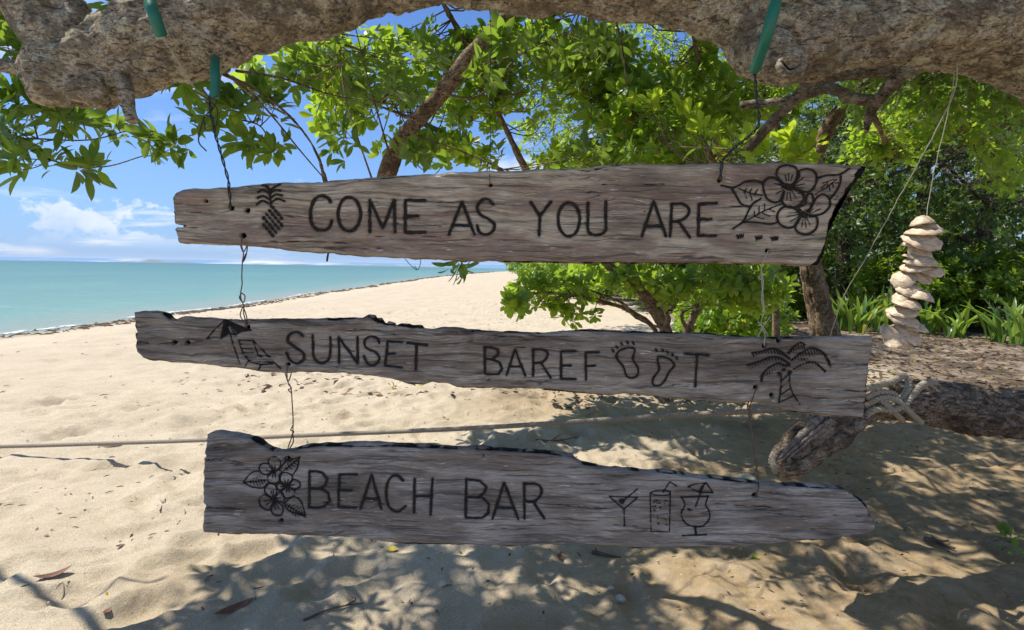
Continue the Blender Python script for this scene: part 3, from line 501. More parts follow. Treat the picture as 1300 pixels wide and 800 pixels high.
b3 = dict(mat='plank3', T=.036, top=[(263, 553), (266, 550.5), (272, 549), (292, 552.4), (320, 558), (328, 562), (333, 567), (340, 571.6), (352, 574.4), (368, 573), (384, 569), (392, 567.5), (400, 567.6), (412, 566), (436, 565.6), (460, 564.5), (498, 566), (520, 567), (580, 570), (605, 571), (612, 569.5), (622, 571), (626, 573), (650, 574), (664, 574.5), (670, 573), (680, 575), (690, 576), (710, 577), (728, 581), (731, 586), (740, 590), (766, 596), (812, 599), (828, 601), (850, 600), (862, 603), (876, 605), (936, 612), (946, 613), (990, 618), (1040, 618.6), (1072, 621.6), (1084, 629), (1096, 636), (1102, 641), (1103, 652), (1109, 660), (1116, 668)],
    bot=[(254, 672), (258, 676.5), (280, 678), (340, 679), (412, 681), (460, 684), (500, 690), (540, 692.4), (590, 692.4), (650, 694.4), (680, 692.4), (738, 692), (770, 693), (810, 697), (840, 696), (880, 694.4), (920, 696), (956, 693.6), (1000, 689), (1052, 685.6), (1096, 680), (1108, 675), (1116, 670.5)],
    L=[(0, 255), (.2, 257), (.27, 258), (.29, 260), (.31, 257), (.5, 257), (.76, 259), (.79, 262), (.81, 260), (1, 264)], Rr=[(0, 1116), (1, 1116.5)],
    gl=[fl3, lf3, letter('B', I_, 4.4, [(765, 293), (762, 522), (820, 522), (862, 515), (892, 480), (885, 430), (840, 402), (770, 402)], [(765, 292), (810, 293), (845, 300), (878, 340), (865, 382), (835, 402)], sm=False), letter('E', I_, 4.2, [(1068, 312), (955, 312), (948, 520), (1058, 525)], [(950, 412), (1035, 412)]),
        letter('A', I_, 4.2, [(1088, 532), (1160, 313), (1220, 532)], [(1113, 465), (1198, 468)]), letter('C', J_, 4.3, [(160, 302), (125, 270), (85, 275), (57, 330), (55, 430), (80, 480), (125, 500), (175, 463)]),
        letter('H', J_, 4.3, [(232, 288), (228, 507)], [(345, 288), (332, 520)], [(232, 402), (337, 402)]), letter('B', J_, 4.4, [(560, 296), (555, 537), (610, 542), (660, 540), (700, 510), (704, 455), (660, 410), (568, 408)], [(560, 296), (610, 299), (645, 305), (688, 345), (670, 385), (640, 408)], sm=False),
        letter('A', J_, 4.6, [(726, 547), (800, 316), (890, 550)], [(755, 475), (858, 478)]), letter('R', J_, 4.4, [(930, 547), (928, 323)], [(926, 325), (1000, 325), (1037, 355), (1030, 400), (990, 435), (935, 434)], [(985, 438), (1057, 544)]), mart, high, hur],
    holes=[(357, 661, 2.8), (365, 583, 4.2), (959, 629, 3.4), (614, 579, 1)],
    cracks=[[(260, 583), (280, 582), (300, 587), (318, 588)], [(261, 584.5), (282, 584)], [(300, 589), (345, 590)], [(258, 644), (280, 644.5), (300, 647)], [(300, 648), (330, 648)], [(400, 612), (440, 613)], [(1060, 655), (1100, 656)], [(800, 670), (860, 674)], [(900, 640), (980, 645)], [(700, 640), (770, 646)]],
    char=[[(318, 557), (333, 566), (345, 573)], [(370, 572), (400, 567), (498, 567), (580, 571)], [(604, 571), (640, 573), (690, 576), (730, 582), (742, 591), (812, 599)], [(826, 600), (864, 603), (940, 613), (1000, 618), (1072, 622), (1096, 636), (1104, 652), (1116, 668)], [(256, 678), (340, 680), (500, 691), (650, 695), (840, 697)], [(1088, 630), (1102, 645), (1105, 655)]], cw=[2.4, 2, 2, 1.6, 1, 3])
PXM = BY/F   # metres for one photo pixel on the boards
def dist_to(P, poly):
    """min distance of 2-d points P to a polyline"""
    a = poly[:-1]; b = poly[1:]; best = np.full(len(P), 1e9)
    lo = poly.min(0)-.03; hi = poly.max(0)+.03; sel = np.where(((P > lo) & (P < hi)).all(1))[0]
    if not len(sel): return best
    Q = P[sel]; bb = np.full(len(Q), 1e9)
    for p, q in zip(a, b):
        d = q-p; t = np.clip(((Q-p)@d)/(d@d+1e-12), 0, 1); bb = np.minimum(bb, np.linalg.norm(Q-p-t[:, None]*d, axis=1))
    best[sel] = bb; return best
def stroke_path(w, sm, pts):
    q = P2(pts); L = np.linalg.norm(np.diff(q, axis=0), axis=1).sum(); n = max(3, int(L/.004)+1)
    if sm: return smooth_path(q, n)
    out = [q[0][None]]
    for a, b in zip(q[:-1], q[1:]):
        k = max(1, int(np.linalg.norm(b-a)/.004)); out.append(a+(b-a)*np.linspace(0, 1, k+1)[1:, None])
    return np.vstack(out)
def split_glyphs(gl):
    out = []
    for nm, lb, st in gl:
        if nm not in ('leaf_drawing', 'tick_marks'): out.append((nm, lb, st)); continue
        left = list(st); ctr = [np.mean(P2(p), 0) for _, _, p in left]; pts = [smooth_path(P2(p), 12) for _, _, p in left]; grp = list(range(len(left)))
        for i in range(len(left)):
            for j in range(i):
                if np.min(np.linalg.norm(pts[i][:, None]-pts[j][None], axis=2)) < .0085 and grp[i] != grp[j]: a, b = grp[i], grp[j]; grp = [b if g == a else g for g in grp]
        for g in sorted(set(grp)): out.append(('leaf_drawing' if nm[0] == 'l' else 'tick_mark', lb, [s_ for s_, k in zip(left, grp) if k == g]))
    return out
def make_board(spec, name, label, sd, tilt):
    spec['gl'] = split_glyphs(spec['gl']); top = P2(spec['top']); bot = P2(spec['bot']); zt = lambda x: np.interp(x, top[:, 0], top[:, 1]); zb = lambda x: np.interp(x, bot[:, 0], bot[:, 1])
    midy = np.mean([p[1] for p in spec['top']])+30; c = (top[:, 0].min()+top[:, 0].max())/2
    xl = lambda v: np.interp(v, [a for a, _ in spec['L']], P2([(x, midy) for _, x in spec['L']])[:, 0]); xr = lambda v: np.interp(v, [a for a, _ in spec['Rr']], P2([(x, midy) for _, x in spec['Rr']])[:, 0])
    W_ = top[-1, 0]-top[0, 0]; H_m = (zt(c)-zb(c)); nu, nv = int(W_/.0027), int(H_m/.0026)
    vv = np.concatenate([[0, .004, .012], np.linspace(.022, .978, nv), [.988, .996, 1]]); uu = np.concatenate([[0, .0006, .0016], np.linspace(.003, .997, nu), [.9984, .9994, 1]])
    U, V = np.meshgrid(uu, vv); X = xl(V)*(1-U)+xr(V)*U
    j = .0016*fbm(np.stack([X*40, X*0, X*0+sd], -1), 3, 1); Zt = zt(X)+.0016*fbm(np.stack([X*34, X*0, X*0+sd], -1), 4, 5); Zb = zb(X)+j
    Zt = np.maximum(Zt, Zb+.004); Z = Zb*(1-V)+Zt*V
    jx = .0022*fbm(np.stack([Z*60, Z*0, Z*0+sd], -1), 3, 2); X = X+jx*((U < .004)*1.+(U > .996)*1.)
    P = np.stack([X, Z], -1).reshape(-1, 2); Uf, Vf = U.ravel(), V.ravel()
    # relief: grain, edge wear, cracks, holes, engraving
    wob = fbm(np.stack([P[:, 0]*3, P[:, 1]*9, P[:, 0]*0+sd], -1), 3, 4)*.02
    h = .0016*fbm(np.stack([P[:, 0]*7, (P[:, 1]+wob)*150, P[:, 0]*0+sd], -1), 4, 6)+.0022*fbm(np.stack([P[:, 0]*3, P[:, 1]*14, P[:, 0]*0+sd], -1), 3, 7)
    ridge = 1-np.abs(fbm(np.stack([P[:, 0]*3.5, (P[:, 1]+wob)*62, P[:, 0]*0+sd+.5], -1), 3, 15))*3.2; ridge = np.clip(ridge-.55, 0, 1)
    gate = np.clip(fbm(np.stack([P[:, 0]*5, P[:, 1]*22, P[:, 0]*0+sd], -1), 2, 18)*2+.1, 0, 1); h -= .007*ridge*gate
    char = np.clip(ridge*gate*1.5, 0, .6)
    ez = np.minimum(P[:, 1]-Zb.ravel(), Zt.ravel()-P[:, 1]); ex = np.minimum(X.ravel()-xl(Vf), xr(Vf)-X.ravel()); e = np.clip(np.minimum(ez, ex), 0, 1)
    h -= .007*np.clip(1-e/.007, 0, 1)**2; char = np.maximum(char, .3*np.clip(1-e/.004, 0, 1))
    for poly, w in zip(spec['char'], spec['cw']):
        d = dist_to(P, P2(poly))/PXM; nz = fbm(np.stack([P[:, 0]*60, P[:, 1]*60, P[:, 0]*0], -1), 3, 22); k = np.clip((w*(.55+.22*nz)-d)/1.5+.3, 0, 1); char = np.maximum(char, k); h -= .004*k
    for cr in spec['cracks']:
        q = P2(cr); q = smooth_path(q, 40); q[:, 1] += .0022*vn(np.stack([q[:, 0]*60, q[:, 0]*0, q[:, 0]*0+sd], -1), 3)
        d = dist_to(P, q)/PXM; k = np.clip((1.15-d), 0, 1)*np.clip(.75+vn(np.stack([P[:, 0]*45, P[:, 0]*0, P[:, 0]*0+sd], -1), 9)*1.2, 0, 1); h -= .006*k; char = np.maximum(char, k*.85)
    for x, y, r_ in spec['holes']:
        q = P2([(x, y)])[0]; d = np.linalg.norm((P-q)*[1, 1.1], axis=1)/PXM; k = np.clip((r_-d)/1.2+.6, 0, 1); h -= .018*k; char = np.maximum(char, k)
    paths = []
    for gi, (gn, gl, sts) in enumerate(spec['gl']):
        for (w, sm, pts) in sts:
            q = stroke_path(w, sm, pts); paths.append((gi, w, q)); d = dist_to(P, q)/PXM
            k = np.clip((w*.42+.9-d)/1.3, 0, 1); h -= (.0042 if w > 3 else .0028)*k; char = np.maximum(char, np.clip((w*.38+.3-d)/1.6, 0, 1)*.5)
    Yv = BY-h; Y3 = Yv.reshape(U.shape)
    ny, nx = U.shape; front = np.stack([X, Y3, Z], -1).reshape(-1, 3); T = spec['T']
    # rounded sides and a back, coarser
    loop = np.concatenate([np.arange(nx), np.arange(1, ny)*nx+nx-1, (ny-1)*nx+np.arange(nx-2, -1, -1), np.arange(ny-2, 0, -1)*nx])
    cz = (Z.mean()); rings = [front[loop]]; n0 = len(front); Vs = [front]; cs = [char]; quads = []
    i = (np.arange(ny-1)[:, None]*nx+np.arange(nx-1)[None]).ravel(); quads.append(np.stack([i, i+1, i+nx+1, i+nx], -1))
    prev = loop; cum = n0
    for k, (dy, ins) in enumerate(((.006, -.001), (T*.5, -.0015), (T-.006, .0), (T, .005))):
        ring = front[loop].copy(); ring[:, 1] = BY+dy
        inz = np.sign(.5-Vf[loop])*ins; ring[:, 2] += inz; ring[:, 2] += .0012*vn(ring*np.array([50, 90, 50]), 8)
        Vs.append(ring); cs.append(np.maximum(char[loop], .25)); idx = cum+np.arange(len(loop)); nxt = np.roll(idx, -1)
        quads.append(np.stack([np.roll(prev, -1), prev, idx, nxt], -1)); prev = idx; cum += len(loop)
    cen = np.array([[X.mean(), BY+T, Z.mean()]]);
    # back sheet: strip between bottom and top ring of the same columns
    topi = cum-len(loop); bi = topi+np.arange(nx); ti = topi+(nx-1)+(ny-1)+np.arange(nx)[::1]; ti = ti[::-1]
    quads.append(np.stack([bi[:-1], ti[:-1], ti[1:], bi[1:]], -1))
    sideR = topi+(nx-1)+np.arange(ny); sideL = np.concatenate([[topi], topi+len(loop)-np.arange(1, ny)])
    tris = []
    for sd_, flip in ((sideR, 0), (sideL, 1)):
        f = np.stack([np.full(ny-2, sd_[0]), sd_[1:-1], sd_[2:]], -1); tris.append(f if flip else f[:, ::-1])
    root = thing(name, (float(X.mean()), BY+T/2, float(Z.min())), label, 'sign', 'driftwood sign boards hanging one below another')
    obj('plank', mesh_np('plank', np.vstack(Vs), [np.vstack(quads), np.vstack(tris)], M[spec['mat']], {'char': np.concatenate(cs)}), root)
    for gi, (gn, gl, sts) in enumerate(spec['gl']):
        mb = MB()
        for g_, w, q in paths:
            if g_ != gi: continue
            t = np.gradient(q, axis=0); t /= np.linalg.norm(t, axis=1, keepdims=True)+1e-9; nn = np.stack([-t[:, 1], t[:, 0]], -1)
            if np.allclose(q[0], q[-1], atol=1e-5): nn[0] = nn[-1] = (nn[0]+nn[-1])/2
            s_ = np.arange(len(q)); kk = len(q)
            wa = w*PXM*.34*(1+.34*vn(np.stack([q[:, 0]*130, q[:, 1]*130, q[:, 0]*0+gi], -1), 4)); wb = w*PXM*.34*(1+.34*vn(np.stack([q[:, 0]*130, q[:, 1]*130, q[:, 0]*0+gi+50], -1), 4))
            a = q+nn*wa[:, None]; b = q-nn*wb[:, None]; hb = .0025*fbm(np.stack([q[:, 0]*3, q[:, 1]*14, q[:, 0]*0+sd], -1), 3, 7)
            t0 = q[0]-t[0]*w*PXM*.35; t1 = q[-1]+t[-1]*w*PXM*.35
            y = BY+.0006-hb; yc = y+.0016
            V3 = np.concatenate([np.stack([a[:, 0], y, a[:, 1]], -1), np.stack([q[:, 0], yc, q[:, 1]], -1), np.stack([b[:, 0], y, b[:, 1]], -1), [[t0[0], y[0], t0[1]]], [[t1[0], y[-1], t1[1]]]])
            i = np.arange(kk-1); Q = np.vstack([np.stack([i, i+1, kk+i+1, kk+i], -1), np.stack([kk+i, kk+i+1, 2*kk+i+1, 2*kk+i], -1)])
            Tt = np.array([[0, kk, 3*kk], [kk, 2*kk, 3*kk], [kk-1, 3*kk+1, 2*kk-1], [2*kk-1, 3*kk+1, 3*kk-1]]); mb.add(V3, [Q, Tt])
        obj(gn, mb.mesh(gn, M['char']), root, gl)
    return root
make_board(b1, 'sign_board', 'topmost pale driftwood plank burnt with COME AS YOU ARE, pineapple and flowers', 1.3, 0)
make_board(b2, 'sign_board', 'middle grey driftwood plank burnt with SUNSET BAREFOOT, umbrella, footprints and palm', 7.1, 0)
make_board(b3, 'sign_board', 'lowest driftwood plank burnt with BEACH BAR, three flowers and three drinks', 13.7, 0)

# ------------------------------------------------------------ wires, hoses, cords
def W3(pts, Y=BY): return np.array([at(p[0], p[1], p[2] if len(p) > 2 else Y) for p in pts])
def wire(pts, r, mt, label, cat='wire', name='hanging_wire', twist=0, extra=(), Y=BY+.012, root=None, seg=6):
    P = W3(pts, Y); n = max(8, int(np.linalg.norm(np.diff(P, axis=0), axis=1).sum()/.006)); q = smooth_path(P, n)
    mb = MB()
    q = q+.0016*np.stack([vn(q*40, 1), vn(q*40, 2)*.5, q[:, 0]*0], -1)
    if twist:
        T, N, B = frames(q); L = np.concatenate([[0], np.cumsum(np.linalg.norm(np.diff(q, axis=0), axis=1))]); ph = L/twist*2*math.pi
        for k in range(2):
            a = ph+k*math.pi; mb.tube(q+r*1.3*(np.cos(a)[:, None]*N+np.sin(a)[:, None]*B), r, seg)
    else: mb.tube(q, r, seg)
    for e in extra: e = W3(e, Y); mb.tube(smooth_path(e, 26), r, seg)
    me = mb.mesh(name, mt); return obj(name, me, root, *( (label, cat, 'wires holding the boards') if root is None else (None,)))
wire([(268, 118, 1.37), (266, 130, 1.36), (271, 160, 1.34), (279, 190), (290, 228), (291, 245, BY-.012), (292.5, 264, BY-.006)], .0016, M['wire_dark'], 'dark twisted wire from left green hose down to top board', twist=.06,
     extra=[[(262, 130, 1.36), (270, 138, 1.36), (262, 146, 1.36), (272, 150, 1.36)], [(258, 122, 1.36), (268, 130, 1.36), (276, 140, 1.36), (274, 160, 1.36), (262, 165, 1.36), (258, 150, 1.36)], [(264, 126, 1.36), (275, 128, 1.36), (268, 142, 1.36)], [(259, 148, 1.36), (252, 178, 1.38), (262, 192, 1.38)]])
wire([(308, 299, BY-.004), (307, 311, BY-.01), (309, 322), (308, 334), (307, 360), (305, 376), (309, 388), (309, 398), (313, 416, BY-.004)], .0013, M['wire'], 'thin knotted wire linking top and middle boards at left',
     extra=[[(305, 311), (309, 320), (314, 312), (312, 326), (308, 333), (312, 322)], [(307, 372), (304, 378), (309, 384), (311, 376), (307, 372)], [(308, 390), (305, 400), (309, 408, BY-.005)], [(309, 390), (313, 402), (314, 414, BY-.005)]])
wire([(365, 463, BY-.004), (364, 474, BY-.01), (366, 486), (369, 492), (371, 510), (372, 530), (371, 552), (366, 568), (365, 583, BY-.006)], .0014, M['wire'], 'rusty knotted wire linking middle and lowest boards at left',
     extra=[[(362, 474), (366, 484), (370, 474)], [(366, 488), (370, 493), (366, 495), (370, 499)], [(372, 540), (369, 546), (373, 548), (370, 553)], [(372, 552), (372, 562), (366, 572, BY-.006)]])
wire([(622, 10, 1.42), (624, 60, 1.38), (621, 110, 1.34), (623, 160), (622, 215), (622, 222, BY-.012), (622.5, 235, BY-.006)], .0009, M['wire_dark'], 'single thin wire dropping to middle of top board')
wire([(958, 84, 1.36), (960, 120, 1.36), (963, 158, 1.36), (945, 178, 1.34), (928, 192), (918, 205, BY-.012), (914, 229, BY-.006)], .0018, M['wire_dark'], 'dark wire from right green hose to top board by flowers', twist=.05)
wire([(975, 318, BY-.004), (970, 330, BY-.012), (966, 345), (968, 370), (970, 395), (966, 410), (971, 424), (970, 431, BY-.012), (970, 439, BY-.006)], .0013, M['cord'], 'pale frayed string linking top and middle boards at right',
     extra=[[(966, 340), (969, 360), (967, 380), (972, 398)], [(962, 408), (970, 418), (975, 426)], [(978, 402), (968, 416), (962, 428)], [(966, 350), (963, 352), (968, 356)]])
wire([(960, 492, BY-.004), (957, 502, BY-.012), (951, 520), (952, 535), (956, 555), (958, 580), (961, 598), (963, 612), (963, 620, BY-.012), (959, 629, BY-.006)], .0015, M['wire'], 'rusty knotted wire linking middle and lowest boards at right',
     extra=[[(951, 518), (954, 526), (950, 534), (955, 538)], [(958, 580), (962, 590), (958, 600), (962, 606)], [(956, 500), (949, 515), (952, 526)]])
wire([(512, 326, BY+.02), (520, 336, BY+.02), (529, 343, BY+.02), (533, 336, BY+.02), (535, 327, BY+.02)], .0008, M['wire_dark'], 'fine loop of wire poking out under top board', extra=[[(530, 343), (526, 338)]])
wire([(405, 319, BY+.02), (410, 321, BY+.015), (417, 320, BY+.012), (416, 327, BY+.012), (415, 332, BY+.012)], .0024, M['wire_dark'], 'short dark wire end hanging under top board left of centre')
# green hoses over the limb
def hose(pts, label, r=.0165):
    P = W3(pts); q = smooth_path(P, 60); root = thing('rubber_hose', P[-1], label, 'hose', 'green hoses on the limb'); mb = MB()
    T, N, B = frames(q); seg = 20; a = np.arange(seg)*2*math.pi/seg
    for rr, rev in ((r, 0), (r*.72, 1)):
        V, f = tube(q, rr*(1+.02*np.sin(np.arange(60)*2)), seg, False); mb.add(V, [f[0][:, ::-1] if rev else f[0]])
    i = np.arange(seg); j = (i+1) % seg
    for e in (0, 59): mb.t.append(np.stack([e*seg+i, e*seg+j, 60*seg+e*seg+i], -1)); mb.t.append(np.stack([e*seg+j, 60*seg+e*seg+j, 60*seg+e*seg+i], -1))
    obj('hose_tube', mb.mesh('hose', M['hose']), root); c = MB(); c.tube(q[2:-4], r*.7, 10); obj('hose_core', c.mesh('core', M['hose_in']), root)
hose([(185, -60, 1.42), (186, -25, 1.33), (192, 8, 1.285), (199, 28, 1.285), (205, 45, 1.30)], 'green rubber hose draped over front of left limb', .0125)
hose([(272, 25, 1.60), (273, 60, 1.47), (273, 85, 1.38), (273, 110, 1.37), (272, 124, 1.37)], 'short green hose end hanging below left limb above wire', .0105)
hose([(1000, -70, 1.42), (992, -30, 1.31), (984, 5, 1.26), (975, 40, 1.265), (965, 70, 1.31), (958, 88, 1.35)], 'long green rubber hose slanting over right limb', .0125)
wire([(207, 48, 1.29), (222, 72, 1.285), (236, 94, 1.30), (247, 112, 1.34), (262, 122, 1.36)], .0009, M['cord'], 'thin pale string from left green hose across the limb')
wire([(1209, 76, 1.6), (1211, 100, 1.62), (1202, 150, 1.64), (1190, 200, 1.65), (1180, 250, 1.66), (1176, 283, 1.66)], .0012, M['cord'], 'thin string on which the shell mobile hangs', 'string', 'shell_string')
wire([(1216, 78, 1.5), (1213, 110, 1.5), (1199, 145, 1.55), (1170, 200, 1.6), (1135, 262, 1.7), (1098, 330, 1.8), (1070, 380, 1.9), (1040, 470, 2.1)], .0013, M['cord'], 'pale slack cord slanting down from limb behind the shell mobile', 'string', 'slack_cord')

# ------------------------------------------------------------ shell mobile
def shell_mesh():
    nr, na = 7, 26; V = [[0, 0, 0]]; 
    for lay in (0, 1):
        for i in range(1, nr+1):
            t = i/nr
            for j in range(na):
                a = 2*math.pi*j/na; rr = t*(1+.05*math.sin(a*9+i*.2)*(t > .7))*(1-.16*abs(math.cos(a/2))**6); z = .55*(1-t**2.4)-(.09 if lay else 0)+.02*math.cos(a*15)*t*(1-lay)+.03*math.sin(t*16)*(1-lay)+.07*math.sin(a*2+1)*t*t
                V.append([rr*math.cos(a), rr*math.sin(a)*.82, z])
    V[0] = [0, 0, .55]; V.append([0, 0, .46]); n = len(V)-1; t = []; q = []
    for lay in (0, 1):
        b = 1+lay*nr*na; c = 0 if lay == 0 else n
        for j in range(na):
            k = (j+1) % na; t.append([c, b+j, b+k] if not lay else [c, b+k, b+j])
            for i in range(nr-1):
                f = [b+i*na+j, b+(i+1)*na+j, b+(i+1)*na+k, b+i*na+k]; q.append(f if not lay else f[::-1])
    b0 = 1+(nr-1)*na; b1_ = 1+(2*nr-1)*na
    for j in range(na): k = (j+1) % na; q.append([b0+j, b1_+j, b1_+k, b0+k])
    return mesh_np('shell', np.array(V), [np.array(q), np.array(t)], M['shell'])
def shells():
    root = thing('shell_mobile', at(1176, 283, 1.66), 'hanging string of stacked cream and pink seashells right of the boards', 'shell mobile'); me = shell_mesh()
    L = [(1171, 283, 17, 8, 10), (1179, 291, 16, 12, -8), (1170, 296, 19, 10, 5), (1172, 307, 22, 30, 0), (1171, 311, 21, 8, 4), (1169, 323, 17, 62, 0), (1160, 328, 15, 20, -14), (1166, 333, 17, 10, 6), (1163, 341, 17, 12, 8), (1184, 344, 14, 35, 6), (1168, 350, 14, 50, -18), (1172, 338, 17, 5, 4),
         (1147, 356, 15, 30, 42), (1156, 370, 16, 25, 0), (1167, 377, 17, 12, -7), (1144, 381, 13, 35, 18), (1152, 386, 17, 25, -6), (1147, 398, 17, 12, 6), (1143, 402, 16, 32, 2), (1153, 409, 17, 20, -14), (1162, 417, 15, 15, -10), (1132, 424, 17, 55, -12), (1145, 420, 17, 25, 6), (1144, 431, 16, 50, -20), (1158, 428, 15, 45, -22), (1134, 434, 13, 30, 10), (1171, 402, 0, 0, 0)]
    px = 1.66/F
    for i, (x, y, r_, tip, roll) in enumerate(L):
        if not r_: continue
        o = obj('shell', me, root); yy = 1.66+random.uniform(-.012, .012)+(.012 if tip > 45 else 0)
        Mx = Matrix.Translation(Vector(at(x, y, yy)))@Matrix.Rotation(R(-roll), 4, 'Y')@Matrix.Rotation(R(tip+random.uniform(-6, 6)), 4, 'X')@Matrix.Rotation(random.uniform(0, 6.28), 4, 'Z')@Matrix.Diagonal((r_*px*1.12, r_*px*random.uniform(.95, 1.2), r_*px*random.uniform(.7, 1.15), 1))
        o.matrix_parent_inverse = Matrix.Identity(4); o.matrix_basis = Matrix.Translation(-root.location)@Mx
    q = smooth_path(W3([(1176, 280), (1172, 300), (1168, 335), (1160, 355), (1150, 375), (1150, 400), (1146, 430)], 1.66), 40); mb = MB(); mb.tube(q, .0012, 5); obj('threading_string', mb.mesh('thread', M['cord']), root)
shells()

# ------------------------------------------------------------ ropes and driftwood log
def rope_mb(mb, pts, r, pitch, n=None):
    L = np.linalg.norm(np.diff(pts, axis=0), axis=1).sum(); n = n or int(L/(pitch/9)); q = smooth_path(pts, n); T, N, B = frames(q)
    s = np.concatenate([[0], np.cumsum(np.linalg.norm(np.diff(q, axis=0), axis=1))])
    for k in range(3):
        a = s/pitch*2*math.pi+k*2*math.pi/3; mb.tube(q+r*.54*(np.cos(a)[:, None]*N+np.sin(a)[:, None]*B), r*.52, 7)
M['rope'] = simple('weathered_rope', (.30, .255, .20), .9, .3, 160, .5, .001); M['rope_pale'] = simple('sunbleached_rope', (.36, .315, .245), .9, .25, 160, .5, .001)
LOG = [(986, 594, 1.99, 13), (992, 590, 2.0, 21), (1004, 583, 2.02, 27), (1040, 552, 2.08, 31), (1080, 527, 2.14, 27), (1110, 515, 2.2, 24), (1150, 508, 2.25, 26), (1190, 514, 2.3, 32), (1230, 520, 2.35, 35), (1280, 526, 2.42, 34), (1330, 534, 2.5, 35), (1430, 570, 2.75, 38), (1530, 640, 2.95, 40), (1600, 700, 3.0, 42)]
def logs():
    P = W3([(a, b, c) for a, b, c, _ in LOG]); r_ = [d*c/F*.9 for _, _, c, d in LOG]
    root = thing('driftwood_log', P[0], 'weathered brown driftwood log lashed with rope behind middle board', 'log')
    me = bark_tube(P, r_, 96, .009, .009, M['drift'], 'log_body', 1.3, grain=.02); obj('log_body', me, root)
    # splintered grain slabs along the upper side
    for k, (pts, rr) in enumerate(([(992, 575, 1.97), (1020, 553, 2.02), (1050, 528, 2.06), (1075, 508, 2.12)], 6), ([(1120, 487, 2.22), (1170, 481, 2.3), (1215, 492, 2.34), (1250, 507, 2.38), (1290, 520, 2.40)], 4), ([(1085, 500, 2.18), (1120, 492, 2.24), (1150, 488, 2.26)], 5)) if False else enumerate([]): pass
    SM = simple('grey_splinter', (.20, .165, .14), .95, .7, 1, .8, .004, (90, 90, 40))
    for pts, rr in (([(990, 582, 1.965), (1008, 562, 1.97), (1034, 538, 2.02), (1064, 512, 2.09)], 4), ([(988, 588, 1.96), (1006, 572, 1.955), (1036, 546, 2.0), (1066, 522, 2.07)], 2.6), ([(997, 570, 1.985), (1022, 545, 2.02), (1050, 520, 2.08)], 2.6), ([(1000, 583, 1.94), (1030, 558, 1.97), (1058, 535, 2.05)], 1.6), ([(1160, 484, 2.26), (1200, 487, 2.29), (1225, 497, 2.31), (1255, 510, 2.32), (1300, 522, 2.38)], 3.6), ([(1210, 486, 2.36), (1260, 497, 2.4), (1310, 506, 2.45)], 5)):
        q = smooth_path(W3(pts), 40); w = rr*2.1/F*np.sin(np.linspace(.15, 3.0, 40))**.6; V, f = tube(q, w, 10); V = V+.003*np.stack([vn(V*60, 1), vn(V*60, 2), vn(V*60, 3)], -1); sp = MB(); sp.add(V, f); obj('splinter', sp.mesh('splinter', SM), root)
    st = thing('log_prop', (2.72, 2.68, 0), 'short round stump propping the driftwood log past the frame', 'stump')
    zt = P[11][2]-r_[11]; x0, y0 = P[11][0], P[11][1]; st.location = (x0, y0, 0)
    obj('stump_body', bark_tube([(x0, y0, -.1), (x0+.01, y0, zt*.5), (x0, y0, zt+.02)], [.17, .14, .13], 24, .03, .01, M['bark_b'], 'stump'), st)
    # rope
    rr = thing('mooring_rope', W3([(0, 567, 3.3)])[0], 'long grey twisted rope stretched over sand and knotted to the driftwood log', 'rope')
    a = MB(); rope_mb(a, W3([(-300, 573, 3.5), (0, 567, 3.52), (120, 563.5, 3.45), (240, 559.5, 3.3), (370, 553.5, 3.1), (600, 543.5, 2.8), (800, 531, 2.56), (960, 522, 2.35), (1060, 518, 2.26), (1120, 520, 2.16)]), .0125, .042); obj('rope_line', a.mesh('rope_line', M['rope']), rr)
    c = MB()
    rope_mb(c, W3([(1080, 500, 2.1), (1105, 492, 2.07), (1130, 485, 2.07), (1147, 478, 2.12), (1153, 482, 2.12), (1152, 495, 2.1), (1143, 508, 2.08), (1132, 513, 2.08)]), .0125, .046)
    rope_mb(c, W3([(1187, 484, 2.2), (1172, 488, 2.13), (1160, 500, 2.09), (1148, 514, 2.06), (1135, 520, 2.05), (1112, 520, 2.06), (1095, 530, 2.1)]), .0130, .046)
    rope_mb(c, W3([(1104, 512, 2.08), (1120, 505, 2.05), (1138, 508, 2.05), (1150, 518, 2.06), (1160, 528, 2.09), (1170, 537, 2.12)]), .0105, .042)
    rope_mb(c, W3([(1100, 505, 2.08), (1115, 498, 2.06), (1135, 500, 2.06), (1140, 512, 2.07)]), .0105, .042)
    rope_mb(c, W3([(1112, 498, 2.09), (1124, 512, 2.04), (1136, 524, 2.07), (1146, 534, 2.12)]), .0105, .042)
    obj('rope_knot', c.mesh('rope_knot', M['rope_pale']), rr)
logs()

# ------------------------------------------------------------ leaves
def leaf_template(obov=.62, fold=.18, droop=.18, w=.26, detail=5):
    """leaf along +y, unit length"""
    ts = np.linspace(0, 1, detail+1); V = []; F4 = []; F3 = []
    for t in ts:
        ww = w*math.sin(math.pi*t**(math.log(.5)/math.log(obov)))**.8 if 0 < t < 1 else 0
        z = -droop*t*t; V += [[-ww, t, z+fold*ww], [0, t, z], [ww, t, z+fold*ww]]
    V[0][0] = V[2][0] = 0
    for i in range(detail):
        a = i*3
        for s in (0, 1): F4.append([a+s, a+s+1, a+4+s, a+3+s])
    V = np.array(V); F4 = np.array(F4); return V, F4
def tmpl_small(w=.27): return np.array([[0, 0, 0], [-w, .55, .04], [0, .5, -.03], [w, .55, .04], [0, 1, -.12]]), np.array([[0, 2, 1], [0, 3, 2], [1, 2, 4], [2, 3, 4]])
def orient(D, N):
    D = D/(np.linalg.norm(D, axis=1, keepdims=True)+1e-9); X = np.cross(D, N); X /= np.linalg.norm(X, axis=1, keepdims=True)+1e-9; Z = np.cross(X, D); return np.stack([X, D, Z], -1)
